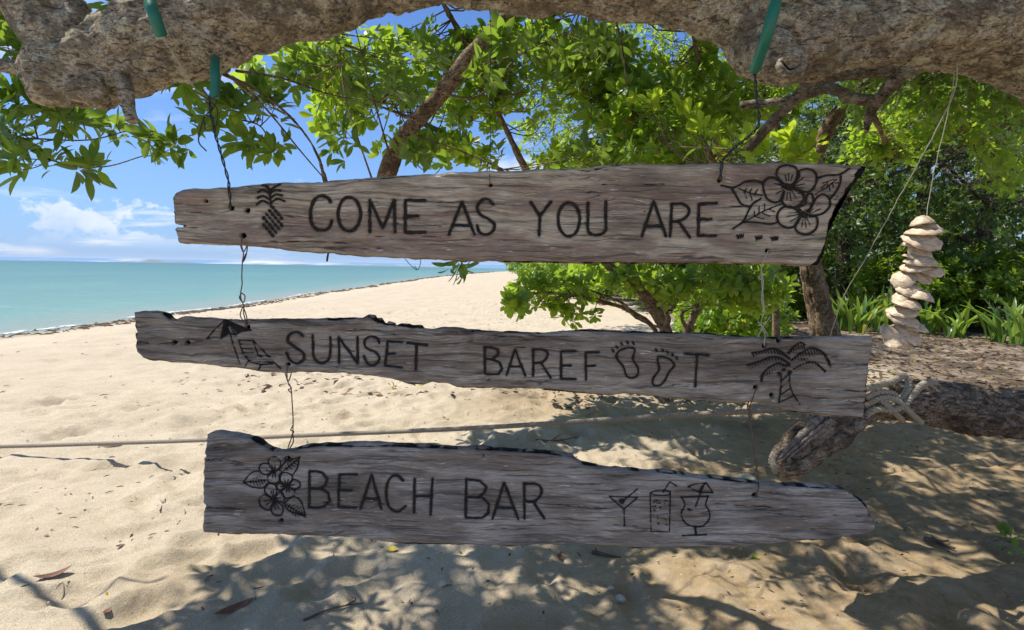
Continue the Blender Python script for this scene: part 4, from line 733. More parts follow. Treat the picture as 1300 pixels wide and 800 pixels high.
def leaf_mesh(name, P, D, N, L, tint, tm, mt):
    V0, F0 = tm; Rm = orient(D, N)*L[:, None, None]; V = np.einsum('nij,kj->nki', Rm, V0)+P[:, None]; k = len(V0)
    f = (F0[None]+(np.arange(len(P))*k)[:, None, None]).reshape(-1, F0.shape[1]); return mesh_np(name, V.reshape(-1, 3), [f], mt, {'tint': np.repeat(tint, k)})
NARROW = [leaf_template(.55, .3, .2, .19), leaf_template(.55, .45, .35, .17), leaf_template(.5, .2, .05, .2), leaf_template(.56, .35, -.12, .18)]
BIG = [leaf_template(.62, .25, .15, .25), leaf_template(.62, .4, .3, .22), leaf_template(.6, .15, .05, .28), leaf_template(.66, .3, -.1, .24)]
class Foliage:
    def __init__(s): s.P = []; s.D = []; s.N = []; s.L = []; s.t = []
    def rosette(s, p, ax, n, L, r, spread=(35, 85), tint=None):
        ax = ax/np.linalg.norm(ax); a = r.uniform(0, 6.28)+np.arange(n)*2.399+r.normal(0, .2, n); e = np.radians(r.uniform(*spread, n))
        u = np.cross(ax, [.3, .2, .9]); u /= np.linalg.norm(u)+1e-9; w = np.cross(ax, u)
        D = np.cos(e)[:, None]*ax+np.sin(e)[:, None]*(np.cos(a)[:, None]*u+np.sin(a)[:, None]*w)
        N = ax*np.sin(e)[:, None]-np.cos(e)[:, None]*(np.cos(a)[:, None]*u+np.sin(a)[:, None]*w)+r.normal(0, .25, (n, 3))+[0, 0, .35]
        s.P.append(p-ax*r.uniform(0, L*.5, n)[:, None]+D*L*.12); s.D.append(D); s.N.append(N); s.L.append(L*r.uniform(.6, 1.15, n)); s.t.append(np.clip((r.uniform(.05, .6) if tint is None else tint)+r.normal(0, .14, n), 0, .97))
    def arrays(s): return [np.concatenate(a) for a in (s.P, s.D, s.N, s.L, s.t)]
def plant_leaves(root, fo, mt, nbig=300, small=False, T4=None):
    T4 = T4 or BIG
    P, D, N, L, t = fo.arrays(); x, y, z = proj(P+D*L[:, None]*.5); infr = (x > -10) & (x < 1310) & (y > -10) & (y < 810) & (z > .3)
    size = np.where(infr, L/np.maximum(z, .3)*F, 0)
    blocked = ((x > 225) & (x < 1040) & (y > 245) & (y < 330))|((y < 60) & (x > 200) & (x < 420)); size[blocked] = 0
    if nbig:
        idx = np.argsort(-size)[:nbig]; idx = idx[size[idx] > 10]
        ms = [mesh_np('leaf', a, [b], mt, {'tint': np.zeros(len(a))}) for a, b in T4]; Rm = orient(D[idx], N[idx])
        for k, i in enumerate(idx):
            o = bpy.data.objects.new('leaf', ms[k % 4]); COL.objects.link(o); o.parent = root
            mx = Matrix([[Rm[k][r_][c]*L[i] for c in range(3)]+[P[i][r_]-root.location[r_]] for r_ in range(3)]+[[0, 0, 0, 1]]); o.matrix_basis = mx
        keep = np.ones(len(P), bool); keep[idx] = False
    else: keep = np.ones(len(P), bool)
    if keep.any(): obj('foliage', leaf_mesh('foliage', P[keep], D[keep], N[keep], L[keep], t[keep], tmpl_small() if small else T4[0], mt), root, kind='stuff')
def add_twigs(mb, fo, branches, tips, r, n_leaf, L, rt=.004, spread=(35, 85), sag=.12, tint=None, jit=.25, along=2, hide=False):
    """join every tip to the wood already there by a bending twig and set a rosette on its end"""
    B = np.vstack([smooth_path(np.asarray(b)[:, :3], max(6, int(len(b)*6))) for b in branches])
    for tp in tips:
        d = np.linalg.norm(B-tp, axis=1)+np.maximum(0, B[:, 2]-tp[2])*.3; i = int(np.argmin(d)); s = B[i]; ln = np.linalg.norm(tp-s)
        if ln > 1.6: s = tp-(tp-s)/ln*r.uniform(.5, 1.2); s = s-np.array([0, 0, .05]); ln = np.linalg.norm(tp-s)
        mid = (s+tp)/2+r.normal(0, jit*ln*.5, 3)+[0, 0, -sag*ln]
        q = smooth_path(np.array([s, mid, tp]), 7); rr = np.linspace(rt*(1+ln), rt*.5, 7); 
        if not hide or not np.any((lambda a: (a[2] > 0) & (a[1] > -14) & (a[0] > -60) & (a[0] < 1060))(proj(q))): mb.tube(q, rr, 5, False)
        ax = q[-1]-q[-2]; ax = ax/(np.linalg.norm(ax)+1e-9)+np.array([0, 0, .35]); fo.rosette(tp, ax, int(r.integers(n_leaf-2, n_leaf+3)), L*r.uniform(.75, 1.2), r, spread, tint)
        for k in range(along):
            j = int(r.integers(3, 6)); fo.rosette(q[j]+r.normal(0, .02, 3), ax+r.normal(0, .5, 3), max(2, n_leaf//2), L*.8, r, spread, tint)
def blob(r, cx, cy, Y, rx, ry, rY, n):
    out = []
    for _ in range(n):
        v = r.normal(0, 1, 3); v = v/np.linalg.norm(v)*r.uniform(.15, 1)**.5; out.append(at(cx+v[0]*rx, cy+v[1]*ry, Y+v[2]*rY))
    return out

# ------------------------------------------------------------ the shade tree whose limb carries the boards
SUNNY = [at(1165, 330, 1.66), at(1150, 400, 1.66), at(1172, 295, 1.66), at(960, 180, 2.9), at(895, 165, 3.2), at(200, 180, 2.15)]
def shade_tree():
    r = np.random.default_rng(21)
    root = thing('shade_tree', (3.35, 1.75, 0), 'big rough barked tree whose long limb arches overhead and carries the boards', 'tree')
    def lp(L): return W3([(a, b, c) for a, b, c, _ in L]), [d*c/F for _, _, c, d in L]
    limb = [(48, 100, 1.46, 33), (70, 98, 1.46, 40), (110, 95, 1.46, 47), (165, 70, 1.45, 50), (230, 40, 1.45, 55), (300, 12, 1.46, 57), (380, -14, 1.48, 58), (450, -42, 1.5, 58), (520, -56, 1.5, 57), (600, -59, 1.5, 57), (700, -52, 1.5, 56), (800, -43, 1.5, 54), (880, -24, 1.49, 55), (950, 10, 1.47, 56), (985, 38, 1.46, 62), (1030, 42, 1.46, 60), (1085, 36, 1.46, 56), (1140, 28, 1.47, 55), (1220, 16, 1.5, 57), (1300, 22, 1.54, 62), (1400, 50, 1.62, 72), (1500, 120, 1.72, 85)]
    P, rr = lp(limb); obj('limb', bark_tube(P, rr, 150, .0078, .018, M['bark'], 'limb', cracks=.009), root)
    # trunk off to the right
    end = P[-1]
    obj('trunk', bark_tube([(3.45, 1.8, -.15), (3.38, 1.78, .25), (3.3, 1.76, .9), (3.1, 1.75, 1.45), end+[.2, 0, .05], end+[.1, .05, .6], end+[-.1, .3, 1.4], end+[-.3, .5, 2.4]], [.36, .27, .235, .225, .21, .17, .12, .06], 48, .03, .03, M['bark'], 'trunk'), root)
    fk, fr = lp([(120, 92, 1.47, 34), (92, 62, 1.47, 38), (66, 28, 1.48, 40), (35, -20, 1.5, 40), (-20, -90, 1.55, 38), (-120, -190, 1.65, 34), (-260, -330, 1.85, 28)])
    obj('forked_limb', bark_tube(fk, fr, 80, .009, .015, M['bark'], 'forked_limb', cracks=.008), root)
    for L, nm in (([(150, 95, 1.40, 14), (160, 115, 1.39, 12), (164, 135, 1.38, 10), (168, 154, 1.37, 9)], 'broken_stub'), ([(60, 92, 1.46, 14), (30, 88, 1.46, 10), (-10, 82, 1.47, 9), (-80, 70, 1.5, 9)], 'branch'), ([(110, 110, 1.4, 30), (118, 120, 1.40, 26), (124, 132, 1.4, 17)], 'knob'),
                  ([(1170, 62, 1.6, 24), (1230, 74, 1.62, 20), (1290, 96, 1.66, 20), (1350, 130, 1.7, 22), (1450, 190, 1.75, 26)], 'lower_limb'), ([(975, 50, 1.40, 30), (993, 76, 1.38, 29), (1012, 78, 1.38, 24)], 'burl')):
        a, b = lp(L); obj(nm, bark_tube(a, b, 40, .008, .009, M['bark'], nm), root)
    # knot hole on the burl
    a = np.linspace(0, 6.28, 25); c = at(1003, 84, 1.335); ring = np.stack([c[0]+.026*np.cos(a), c[1]+.004*np.sin(a*3), c[2]+.017*np.sin(a)], -1); mb = MB(); mb.tube(ring, .0085, 8, False); obj('knot_rim', mb.mesh('knot', M['bark']), root)
    mb = MB(); q = np.array([c+[0, .002, 0], c+[0, .012, 0]]); mb.tube(q, [.024, .012], 14); obj('knot_hole', mb.mesh('hole', simple('dark_hollow', (.02, .014, .01), .95)), root)
    # the slanting branch behind the top board and grey boughs at right
    bs = {'slanting_branch': ([(690, -20, 1.95, 8), (640, 25, 2.1, 8), (600, 68, 2.2, 8), (555, 125, 2.3, 9), (520, 165, 2.4, 10), (499, 200, 2.45, 12), (486, 240, 2.5, 13), (478, 262, 2.5, 9)], M['bark_r']),
          'pale_bough': ([(1240, 50, 1.9, 12), (1190, 72, 1.95, 12), (1150, 90, 2.0, 11), (1128, 112, 2.05, 8), (1112, 132, 2.1, 7), (1103, 150, 2.15, 6), (1100, 168, 2.2, 3)], M['bark_b']),
          'grey_bough': ([(1150, 86, 2.0, 10), (1090, 90, 2.02, 9), (1035, 102, 2.05, 9), (1005, 130, 2.1, 8), (980, 155, 2.15, 7), (950, 190, 2.2, 5)], M['bark_b']),
          'crooked_bough': ([(1108, 128, 2.1, 7), (1080, 124, 2.12, 7), (1055, 112, 2.15, 7), (1030, 118, 2.2, 6), (1000, 128, 2.3, 5), (940, 134, 2.4, 4)], M['bark_b']),
          'arching_shoot': ([(280, 92, 1.6, 3), (330, 118, 1.7, 3), (370, 150, 1.8, 3), (400, 190, 1.85, 2.5), (415, 235, 1.9, 2)], M['bark_r']), }
    allb = [P, fk]
    for nm, (L, mt) in bs.items():
        a, b = lp(L); obj(nm, bark_tube(a, b, 20, .012, .004, mt, nm, 2), root); allb.append(a)
    tw = MB(); fo = Foliage()
    # long hanging shoots at the left
    shoots = [[(-60, 178, 2.1), (30, 176, 2.1), (110, 178, 2.1), (162, 166, 2.1)], [(-40, 160, 2.15), (20, 180, 2.15), (70, 205, 2.15), (130, 212, 2.15), (182, 198, 2.15)], [(60, 100, 1.7), (80, 140, 1.9), (83, 178, 2.1)], [(200, 60, 1.7), (240, 110, 1.9), (262, 122, 1.95)], [(150, 130, 1.9), (180, 160, 2.05), (222, 178, 2.1)],
              [(270, 80, 1.6), (330, 130, 1.7), (380, 190, 1.8), (410, 225, 1.85)], [(300, 90, 1.7), (360, 100, 2.0), (420, 120, 2.3), (480, 130, 2.5)], [(250, 105, 1.9), (285, 145, 2), (330, 160, 2.1), (345, 190, 2.15)],
              [(480, 250, 2.3), (440, 130, 2.4), (430, 60, 2.5), (410, 10, 2.5)], [(500, 215, 2.3), (470, 110, 2.3), (450, 30, 2.3)], [(780, 20, 1.8), (790, 60, 1.9), (795, 110, 2)], [(520, 170, 2.2), (580, 190, 2.3), (640, 215, 2.4)], [(560, 120, 2.1), (610, 120, 2.3), (660, 70, 2.5), (720, 40, 2.6)]]
    sh = [W3(s_) for s_ in shoots]; allb += sh
    for s_ in sh: tw.tube(smooth_path(s_, 22), np.linspace(.0045, .002, 22), 6)
    T = []
    for x, y, Y, n, rx, ry in ((212, 180, 2.15, 4, 16, 12), (180, 178, 2.1, 1, 12, 8), (112, 208, 2.15, 3, 18, 12), (75, 192, 2.1, 1, 20, 10), (18, 205, 2.1, 4, 16, 14), (10, 165, 2.1, 5, 30, 24), (70, 150, 2.0, 5, 40, 14), (25, 125, 1.9, 5, 30, 15), (20, 45, 1.9, 8, 24, 30), (10, 10, 1.9, 4, 20, 14), (150, 2, 1.8, 3, 18, 6), (140, 158, 2.1, 2, 14, 8),
                              (262, 150, 2.0, 2, 8, 10), (290, 130, 2.0, 5, 12, 12), (335, 130, 2.2, 5, 25, 20), (310, 180, 2.1, 3, 14, 14), (345, 190, 2.1, 2, 10, 8), (240, 108, 1.9, 3, 20, 5), (390, 90, 2.6, 8, 40, 30), (420, 170, 2.3, 4, 24, 30), (450, 100, 2.6, 7, 30, 40), (510, 100, 2.7, 5, 26, 40), (550, 60, 2.8, 6, 30, 22), (600, 95, 2.05, 2, 26, 14), (530, 190, 2.3, 3, 24, 12), (640, 50, 2.0, 2, 20, 10), (700, 60, 2.6, 7, 40, 22), (770, 50, 2.6, 6, 40, 14), (760, 190, 2.5, 4, 40, 10), (585, 345, 2.6, 1, 4, 4)):
        T += blob(r, x, y, Y, rx, ry, .18, n)
    add_twigs(tw, fo, allb, T, r, 9, .084, .0022, sag=.05, along=1)
    for tp in (at(585, 338, 2.4), at(572, 340, 2.4)): fo.rosette(tp, np.array([0, -.2, -1.]), 6, .075, r)
    tw.tube(smooth_path(np.array([at(600, 260, 2.4), at(592, 310, 2.4), at(583, 345, 2.4)]), 10), .003, 5)
    plant_leaves(root, fo, M['leaf'], 300, T4=NARROW)
    # crown above: limbs, twigs and leaves that shade the boards and the sand
    top = at(-260, -330, 1.85); cb = [np.array([end+[-.3, .5, 2.4], (1.9, 2.6, 3.9), (.8, 3.0, 4.1), (-.8, 3.1, 4.1), (-2.2, 2.9, 3.9)]), np.array([end+[-.3, .5, 2.4], (2.6, 3.6, 4.3), (2.2, 4.8, 4.6)]), np.array([end+[-.1, .3, 1.4], (2.2, 1.0, 3.3), (1.0, .4, 3.4), (-1., .5, 3.5), (-2.6, 1.2, 3.6)]), np.array([at(380, -60, 1.5), (-.2, 1.9, 2.8), (.2, 2.4, 3.3), (.9, 2.6, 3.6)]), np.array([at(600, -80, 1.5), (0, 1.4, 2.7), (.3, 1.2, 3.4)]), np.array([end+[.1, .05, .6], (3.8, 2.8, 3.5), (3.6, 4.2, 4.0)]), np.array([fk[-1], (-1.4, 2.4, 3.1), (-1.0, 3.0, 3.5)])]
    cbm = [obj('crown_limb', bark_tube(b_, np.linspace(.06, .015, len(b_)), 16, .04, .008, M['bark'], 'crown_limb', 1), root) for b_ in cb]
    T = []
    while len(T) < 2600:
        p = np.array([r.uniform(-3.4, 4.6), r.uniform(-.4, 5.4), r.uniform(2.5, 4.4)])
        if min(np.linalg.norm(np.cross(p-c_, SD)) for c_ in SUNNY) < .3: continue
        # shade footprint on the sand
        k = (p[2])/SD[2]; gx, gy = p[0]-SD[0]*k, p[1]-SD[1]*k
        lim = 2.9+1.9*max(0, min(1, (gx-.6)/1.3))
        if gy > lim+r.normal(0, .18): continue
        if gy < 1.3 and r.uniform() < .6: continue
        if gx < -1.2+r.normal(0, .12)+.35*max(0, gy-1.9): continue
        if gy < 2.75 and gx > -.9 and fbm(np.array([gx*2.6, gy*3.4, 9.]), 2, 66) < -.12: continue
        if not (gy < 2.75 and gx > -.9) and fbm(np.array([gx*1.1, gy*1.5, 3.]), 2, 61) < -.45-.25*max(0, min(1, gx-.5)): continue
        x, y, z = proj(p[None]); 
        if z[0] > 0 and y[0] > -45 and x[0] < 1050: continue
        T.append(p)
    t2 = MB(); f2 = Foliage(); add_twigs(t2, f2, cb+[P], T, r, 8, .10, .004, along=3, hide=True)
    P_, D_a, N_a, L_a, t_a = f2.arrays(); x, y, z = proj(P_); keep = ~((z > 0) & (y > -12) & (x < 1040) & (x > -60)); kk = P_[:, 2]/SD[2]; keep &= ~((P_[:, 0]-SD[0]*kk < -1.22) & (P_[:, 1]-SD[1]*kk > 1.75)); 
    obj('crown', leaf_mesh('crown', P_[keep], D_a[keep], N_a[keep], L_a[keep], t_a[keep], tmpl_small(.24), M['leaf']), root, kind='stuff')
    # the wandering bare twig whose shadow lies at lower left
    gl = [gnd(a, b) for a, b in ((-30, 715), (30, 745), (75, 765), (110, 790), (150, 830))]; zz = 3.0
    tws = np.array([g+SD*(zz-.1*i)/SD[2] for i, g in enumerate(gl)]); t2.tube(smooth_path(tws, 24), .02, 6); t2.tube(smooth_path(np.array([tws[2], tws[2]+[.12, .1, .05], tws[2]+[.28, .14, .1]]), 8), .010, 5); t2.tube(smooth_path(np.array([tws[-1], fk[-1]+[.3, .2, .2], fk[-1]]), 12), .02, 6)
    obj('twigs', tw.mesh('twigs', M['bark_r']), root, kind='stuff'); obj('crown_twigs', t2.mesh('crown_twigs', M['bark_b']), root, kind='stuff')
shade_tree()

# ------------------------------------------------------------ beach shrub behind the boards
def shrub():
    r = np.random.default_rng(33); base = gnd(865, 505); root = thing('beach_shrub', base, 'tall broad leaved beach shrub with tangled stems behind the boards', 'shrub')
    stems = [([(868, 507, 5.5), (850, 430, 5.4), (838, 400, 5.3), (815, 370, 5.2), (770, 335, 5.1), (700, 270, 5), (650, 180, 4.9), (610, 90, 4.8), (560, 0, 4.7)], .05), ([(875, 507, 5.5), (872, 425, 5.4), (895, 380, 5.3), (930, 330, 5.1), (930, 250, 4.9), (900, 150, 4.7), (880, 40, 4.5)], .045),
             ([(860, 507, 5.5), (835, 425, 5.4), (800, 395, 5.3), (760, 382, 5.1), (700, 372, 4.8), (640, 378, 4.5)], .028), ([(850, 430, 5.4), (815, 370, 5.2), (790, 300, 5), (800, 200, 4.8), (780, 100, 4.6), (740, 0, 4.5)], .04), ([(990, 500, 5.6), (985, 400, 5.5), (990, 300, 5.3), (1000, 200, 5.1), (960, 100, 4.9)], .035),
             ([(700, 270, 5), (600, 190, 4.8), (520, 150, 4.5), (440, 120, 4.2), (360, 95, 3.8)], .024), ([(930, 330, 5.1), (900, 260, 4), (905, 220, 3.2), (900, 190, 2.9)], .018), ([(930, 300, 5), (980, 250, 3.8), (1000, 215, 2.9), (1015, 195, 2.7)], .016), ([(835, 425, 5.4), (850, 405, 5.3), (830, 375, 5.2), (845, 345, 5.2), (820, 320, 5.1)], .018),
             ([(880, 430, 5.4), (865, 400, 5.3), (885, 385, 5.3), (875, 360, 5.3), (920, 345, 5.2)], .018), ([(850, 420, 5.3), (810, 405, 5.1), (790, 385, 5.0), (740, 365, 4.9)], .015), ([(840, 425, 5.2), (845, 395, 5.0), (800, 360, 5.0), (780, 345, 4.9)], .014)]
    br = []
    for pts, r0 in stems:
        a = W3(pts); br.append(a); obj('stem', bark_tube(a, np.linspace(r0, r0*.35, len(a)), 12, .03, .006, M['bark_r'], 'stem', 2), root)
    T = []
    for v in ((345, 85, 3.9, 50, 40, .4, 14), (430, 70, 4.1, 50, 50, .5, 34), (440, 140, 4.2, 50, 40, .4, 20), (530, 80, 4.6, 70, 55, .5, 66), (560, 190, 4.4, 80, 22, .4, 40), (650, 60, 4.9, 80, 45, .5, 80), (610, 130, 5, 70, 40, .4, 34), (760, 95, 4.7, 80, 65, .6, 120), (830, 150, 4.3, 90, 55, .6, 110), (910, 110, 4.7, 80, 65, .5, 80), (740, 198, 4.1, 70, 16, .3, 34), (860, 200, 3.6, 70, 14, .3, 20),
              (640, -100, 5, 260, 90, .8, 80), (850, -60, 4.8, 160, 60, .8, 34), (700, 365, 5, 55, 26, .5, 34), (655, 385, 4.5, 28, 14, .25, 9), (770, 352, 5.2, 70, 22, .6, 40), (890, 358, 4.9, 75, 26, .7, 60), (960, 370, 5.0, 50, 30, .5, 50), (720, 400, 4.8, 40, 14, .3, 6), (830, 255, 5.2, 150, 25, .5, 14), (990, 120, 5, 40, 40, .4, 16)):
        T += blob(r, *v)
    T = np.array(T); x, y, z = proj(T); ok = ~((x < 300) | ((np.abs(x-665) < 30) & (np.abs(y-170) < 28)) | ((y > 335) & (y < 440) & (x < 625)) | ((np.abs(x-385) < 45) & (np.abs(y-205) < 40))); T = T[ok]
    tw = MB(); fo = Foliage(); add_twigs(tw, fo, br, T, r, 8, .105, .004, along=2); plant_leaves(root, fo, M['leaf_bush'], 300)
    fo = Foliage(); T = []
    for v in ((895, 165, 3.2, 25, 25, .15, 8), (930, 195, 3.0, 40, 6, .15, 6), (960, 180, 2.9, 22, 14, .1, 5), (1015, 182, 2.75, 22, 16, .1, 6), (1000, 205, 2.75, 22, 5, .1, 3), (870, 150, 3.3, 20, 20, .1, 4), (820, 120, 3.4, 30, 20, .1, 4)): T += blob(r, *v)
    add_twigs(tw, fo, br, T, r, 7, .10, .003, spread=(15, 75), tint=.3, along=0); P, D, N, L, t = fo.arrays()
    ms = [mesh_np('leaf', a, [b], M['leaf_new'], {'tint': np.zeros(len(a))}) for a, b in BIG]; Rm = orient(D, N)
    new = thing('young_shoots', T[10], 'bright yellow green young leaf shoots standing above the flowers of the top board', 'shoots')
    for k in range(len(P)):
        o = bpy.data.objects.new('leaf', ms[k % 4]); COL.objects.link(o); o.parent = new; o.matrix_basis = Matrix([[Rm[k][a_][c]*L[k] for c in range(3)]+[P[k][a_]-new.location[a_]] for a_ in range(3)]+[[0, 0, 0, 1]])
    obj('twigs', tw.mesh('twigs', M['bark_r']), root, kind='stuff')
shrub()

# ------------------------------------------------------------ leaning tree at right and the wood behind
def simple_tree(name, label, cat, trunk, rad, limbs, tips, leafL, nl, mt, bark, group=None, along=2, r=None, nbig=0, rt=.01):
    root = thing(name, (trunk[0][0], trunk[0][1], 0), label, cat, group)
    if 'fine leaved' in label: rad = [x*.4 for x in rad]
    obj('trunk', bark_tube(trunk, rad, 28 if cat != 'tree' or 'leaning brown' not in label else 72, .05 if 'leaning brown' not in label else .02, .1*rad[0]*(.6 if 'leaning brown' in label else 1), bark, 'trunk', 1, .018 if 'leaning brown' in label else 0), root)
    for l in limbs: obj('branch', bark_tube(l, np.linspace(rad[-1]*.8+.01, .012, len(l)), 10, .08, .006, bark, 'branch', 1), root)
    tw = MB(); fo = Foliage(); add_twigs(tw, fo, [np.asarray(trunk)]+[np.asarray(l) for l in limbs], tips, r, nl, leafL, rt, along=along); obj('twigs', tw.mesh('twigs', bark), root, kind='stuff')
    plant_leaves(root, fo, mt, nbig, small=(nbig == 0)); return root
def back_trees():
    r = np.random.default_rng(44)
    tr = W3([(1072, 516, 5.4), (1062, 470, 5.4), (1048, 420, 5.4), (1036, 370, 5.4), (1026, 320, 5.4), (1020, 270, 5.4), (1030, 215, 5.3), (1052, 160, 5.2), (1090, 115, 5.1), (1150, 80, 5.0), (1230, 30, 5), (1300, -40, 5)])
    tips = blob(r, 1200, 130, 5.8, 90, 55, .8, 170)+blob(r, 1120, 180, 6.2, 60, 40, .4, 60)+blob(r, 1180, -60, 5.5, 160, 60, 1, 60)+blob(r, 1270, 190, 6, 40, 60, .6, 40)
    simple_tree('leaning_tree', 'leaning brown trunk between top and middle boards with leafy crown at right', 'tree', tr, [.155, .135, .122, .11, .102, .092, .078, .062, .055, .05, .045, .04], [W3([(1150, 80, 5), (1200, 140, 5.6), (1250, 180, 6)]), W3([(1090, 115, 5.1), (1120, 170, 5.8), (1130, 200, 6.2)]), W3([(1230, 30, 5), (1260, 90, 5.5), (1290, 150, 6)])], tips, .10, 7, M['leaf_bush'], M['bark_r'], r=r, nbig=160, rt=.005)
    def bt(x, y, H, cr, n, leafL, label, lean=0, seed=0, low=.25, cat='tree', name='background_tree', grp='trees behind the beach', mt='leaf_far', bands=((1, 1),)):
        rr = np.random.default_rng(100+seed); tk = np.array([(x, y, -.1), (x+lean*.1, y, H*.25), (x+lean*.4, y+.1, H*.5), (x+lean, y, H*.8)]); lim = []
        for k in range(6):
            a = rr.uniform(0, 6.28); h = rr.uniform(.3, .7)*H; e = cr*rr.uniform(.5, .85); lim.append(np.array([(x+lean*h/H, y, h), (x+math.cos(a)*e*.5, y+math.sin(a)*e*.5, h+H*.08), (x+math.cos(a)*e, y+math.sin(a)*e, h+H*.14)]))
        tips = []
        while len(tips) < n*1.45:
            v = rr.normal(0, 1, 3); v /= np.linalg.norm(v); v *= rr.uniform(.25, 1)**.4; p = np.array([x+lean*.7+v[0]*cr, y+v[1]*cr, H*(low+(1-low)*.5)+v[2]*H*(1-low)*.55])
            if vn(p*1.6/max(1, cr*.4), seed) < -.28: continue
            q = proj(p[None]); px, py = q[0][0], q[1][0]
            if (abs(px-1205) < 42 and abs(py-218) < 15) or (abs(px-1142) < 22 and abs(py-222) < 12) or (abs(px-1163) < 13 and abs(py-255) < 9): continue
            if p[2] > .05: tips.append(p)
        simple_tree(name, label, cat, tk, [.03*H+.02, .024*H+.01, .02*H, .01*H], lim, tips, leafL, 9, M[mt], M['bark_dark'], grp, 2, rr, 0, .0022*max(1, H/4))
    bt(11.0, 13.2, 6.2, 3.1, 640, .15, 'tree with dark forked trunk right of the shell mobile', .4, 1, .15)
    bt(8.6, 14.6, 6.2, 2.5, 560, .15, 'dense round tree behind the shell mobile', 0, 2, .12)
    bt(14.2, 15.0, 7.5, 3.6, 560, .18, 'large shady tree at the right edge behind lilies', 0, 3, .1)
    bt(6.1, 17.5, 6.5, 2.3, 380, .17, 'small green tree behind the leaning trunk', 0, 4, .12)
    bt(10.2, 21, 9.5, 4.0, 520, .24, 'tall tree rising behind the round tree', 0, 5, .1)
    bt(5.2, 21, 8.5, 3.0, 420, .22, 'tall tree seen through the shrub right of centre', 0, 6, .1)
    bt(14.5, 20, 9, 4.5, 420, .26, 'broad tall tree far back at the right edge', 0, 7, .08)
    bt(4.6, 34, 8, 3.4, 360, .30, 'distant pale green tree near the end of the beach', 0, 8, .05)
    bt(8.6, 29, 11, 4.5, 380, .32, 'tallest distant tree behind the shrub crown', 0, 9, .05)
    bt(4.3, 11.5, 6.8, 2.6, 420, .12, 'fine leaved tree filling the gap behind the shrub crown', -3.0, 11, .38, mt='leaf_bush')
    for i, (x, y, H, c, lb) in enumerate([(10.9, 12.6, 1.9, 1.3, 'low glossy bush at right edge beside lilies'), (9.3, 13.0, 1.9, 1.3, 'low leafy bush below the shell mobile'), (8.6, 16.5, 2.0, 1.5, 'low sunny bush right of the leaning trunk'), (5.9, 15.2, 1.8, 1.3, 'low bush seen left of the leaning trunk'), (4.6, 18, 2.0, 1.5, 'pale green bush behind the shrub stems'), (3.15, 7.9, 1.25, .85, 'small bright bush between shrub stems and leaning trunk'), (3.5, 24, 2.3, 1.6, 'rounded bush where the tree line meets open sand'),
                                      (3.0, 28, 2.8, 2.0, 'beach edge bush further along the tree line'), (3.1, 42, 3.2, 2.6, 'far beach bush near the waterline gap'), (2.6, 62, 3.6, 3.6, 'farthest bush at the end of the beach')]):
        bt(x, y, H, c, 240, (.10+y*.004), lb, 0, 20+i, .0, 'bush', 'coastal_bush', 'bushes along the back of the beach', 'leaf_bush')
back_trees()
def far_wood():
    r = np.random.default_rng(9); n = 26000; t = r.uniform(0, 1, n); Y = 24+t*t*150; X = np.interp(Y, [24, 60, 110, 180], [9, 6.5, 4, 3])+r.uniform(0, 1, n)**1.4*(16+Y*.5)
    top = 5+2.4*vn(np.stack([X*.25, Y*.12, X*0], -1), 2)+np.clip((X-8)*.35, -1.5, 6); Z = top*np.sqrt(r.uniform(.0, 1, n)); D = r.normal(0, 1, (n, 3)); N = r.normal(0, .6, (n, 3))+[0, 0, 1]
    L = .22+Y*.0055*r.uniform(.7, 1.3, n); obj('woodland', leaf_mesh('woodland', np.stack([X, Y, Z], -1), D, N, L, r.uniform(.05, .8, n), tmpl_small(.4), M['leaf_far']), kind='stuff')
far_wood()

# ------------------------------------------------------------ strap leaved lilies
def strap(mb, p, a, L, w, bend, r):
    n = 9; t = np.linspace(0, 1, n); out = L*bend*t**1.6; up = L*(t-.42*bend*t**2.4); c = np.stack([p[0]+math.cos(a)*out, p[1]+math.sin(a)*out, p[2]+up], -1); ww = w*np.sin(np.pi*np.clip(t*.93+.07, 0, 1))**.55; sx = np.array([-math.sin(a), math.cos(a), 0])
    V = np.concatenate([c-sx*ww[:, None]+[0, 0, .25*w], c, c+sx*ww[:, None]+[0, 0, .25*w]]); i = np.arange(n-1)
    return V, [np.vstack([np.stack([i, i+1, n+i+1, n+i], -1), np.stack([n+i, n+i+1, 2*n+i+1, 2*n+i], -1)])]
def lilies():
    r = np.random.default_rng(17)
    spots = [(1068, 418, 1.0, 'lily clump just right of the leaning trunk'), (1092, 422, .9, 'second lily clump right of the leaning trunk'), (1118, 420, 1.0, 'lily clump left of the lowest shells'), (1080, 405, 1.1, 'lily clump behind the first two beside the trunk'), (1105, 404, 1.1, 'taller lily clump behind the shell mobile'), (1180, 424, .8, 'small lily clump right of the lowest shells'), (1212, 428, .75, 'small dark lily clump in front of the low bush'),
             (1268, 434, .85, 'tall pale lily clump by the right edge of the photo'), (1290, 438, .9, 'lily clump cut by the right edge of the photo'), (985, 398, .8, 'yellowish lily clump left of the leaning trunk'), (1008, 402, .8, 'lily clump touching left side of the leaning trunk')]
    for px, py, s, lb in spots:
        g = gnd(px, py); root = thing('strap_lily', g, lb, 'plant', 'strap leaved lilies under the trees')
        s *= 1.05
        for k in range(24):
            V, f = strap(None, g+np.array([r.normal(0, .1), r.normal(0, .1), -.02]), r.uniform(0, 6.28), s*r.uniform(.6, 1.15), .042*r.uniform(.8, 1.2)*s, r.uniform(.15, .85), r)
            obj('leaf', mesh_np('leaf', V, f, M['strap'], {'tint': np.full(len(V), r.uniform(0, .6))}), root)
lilies()

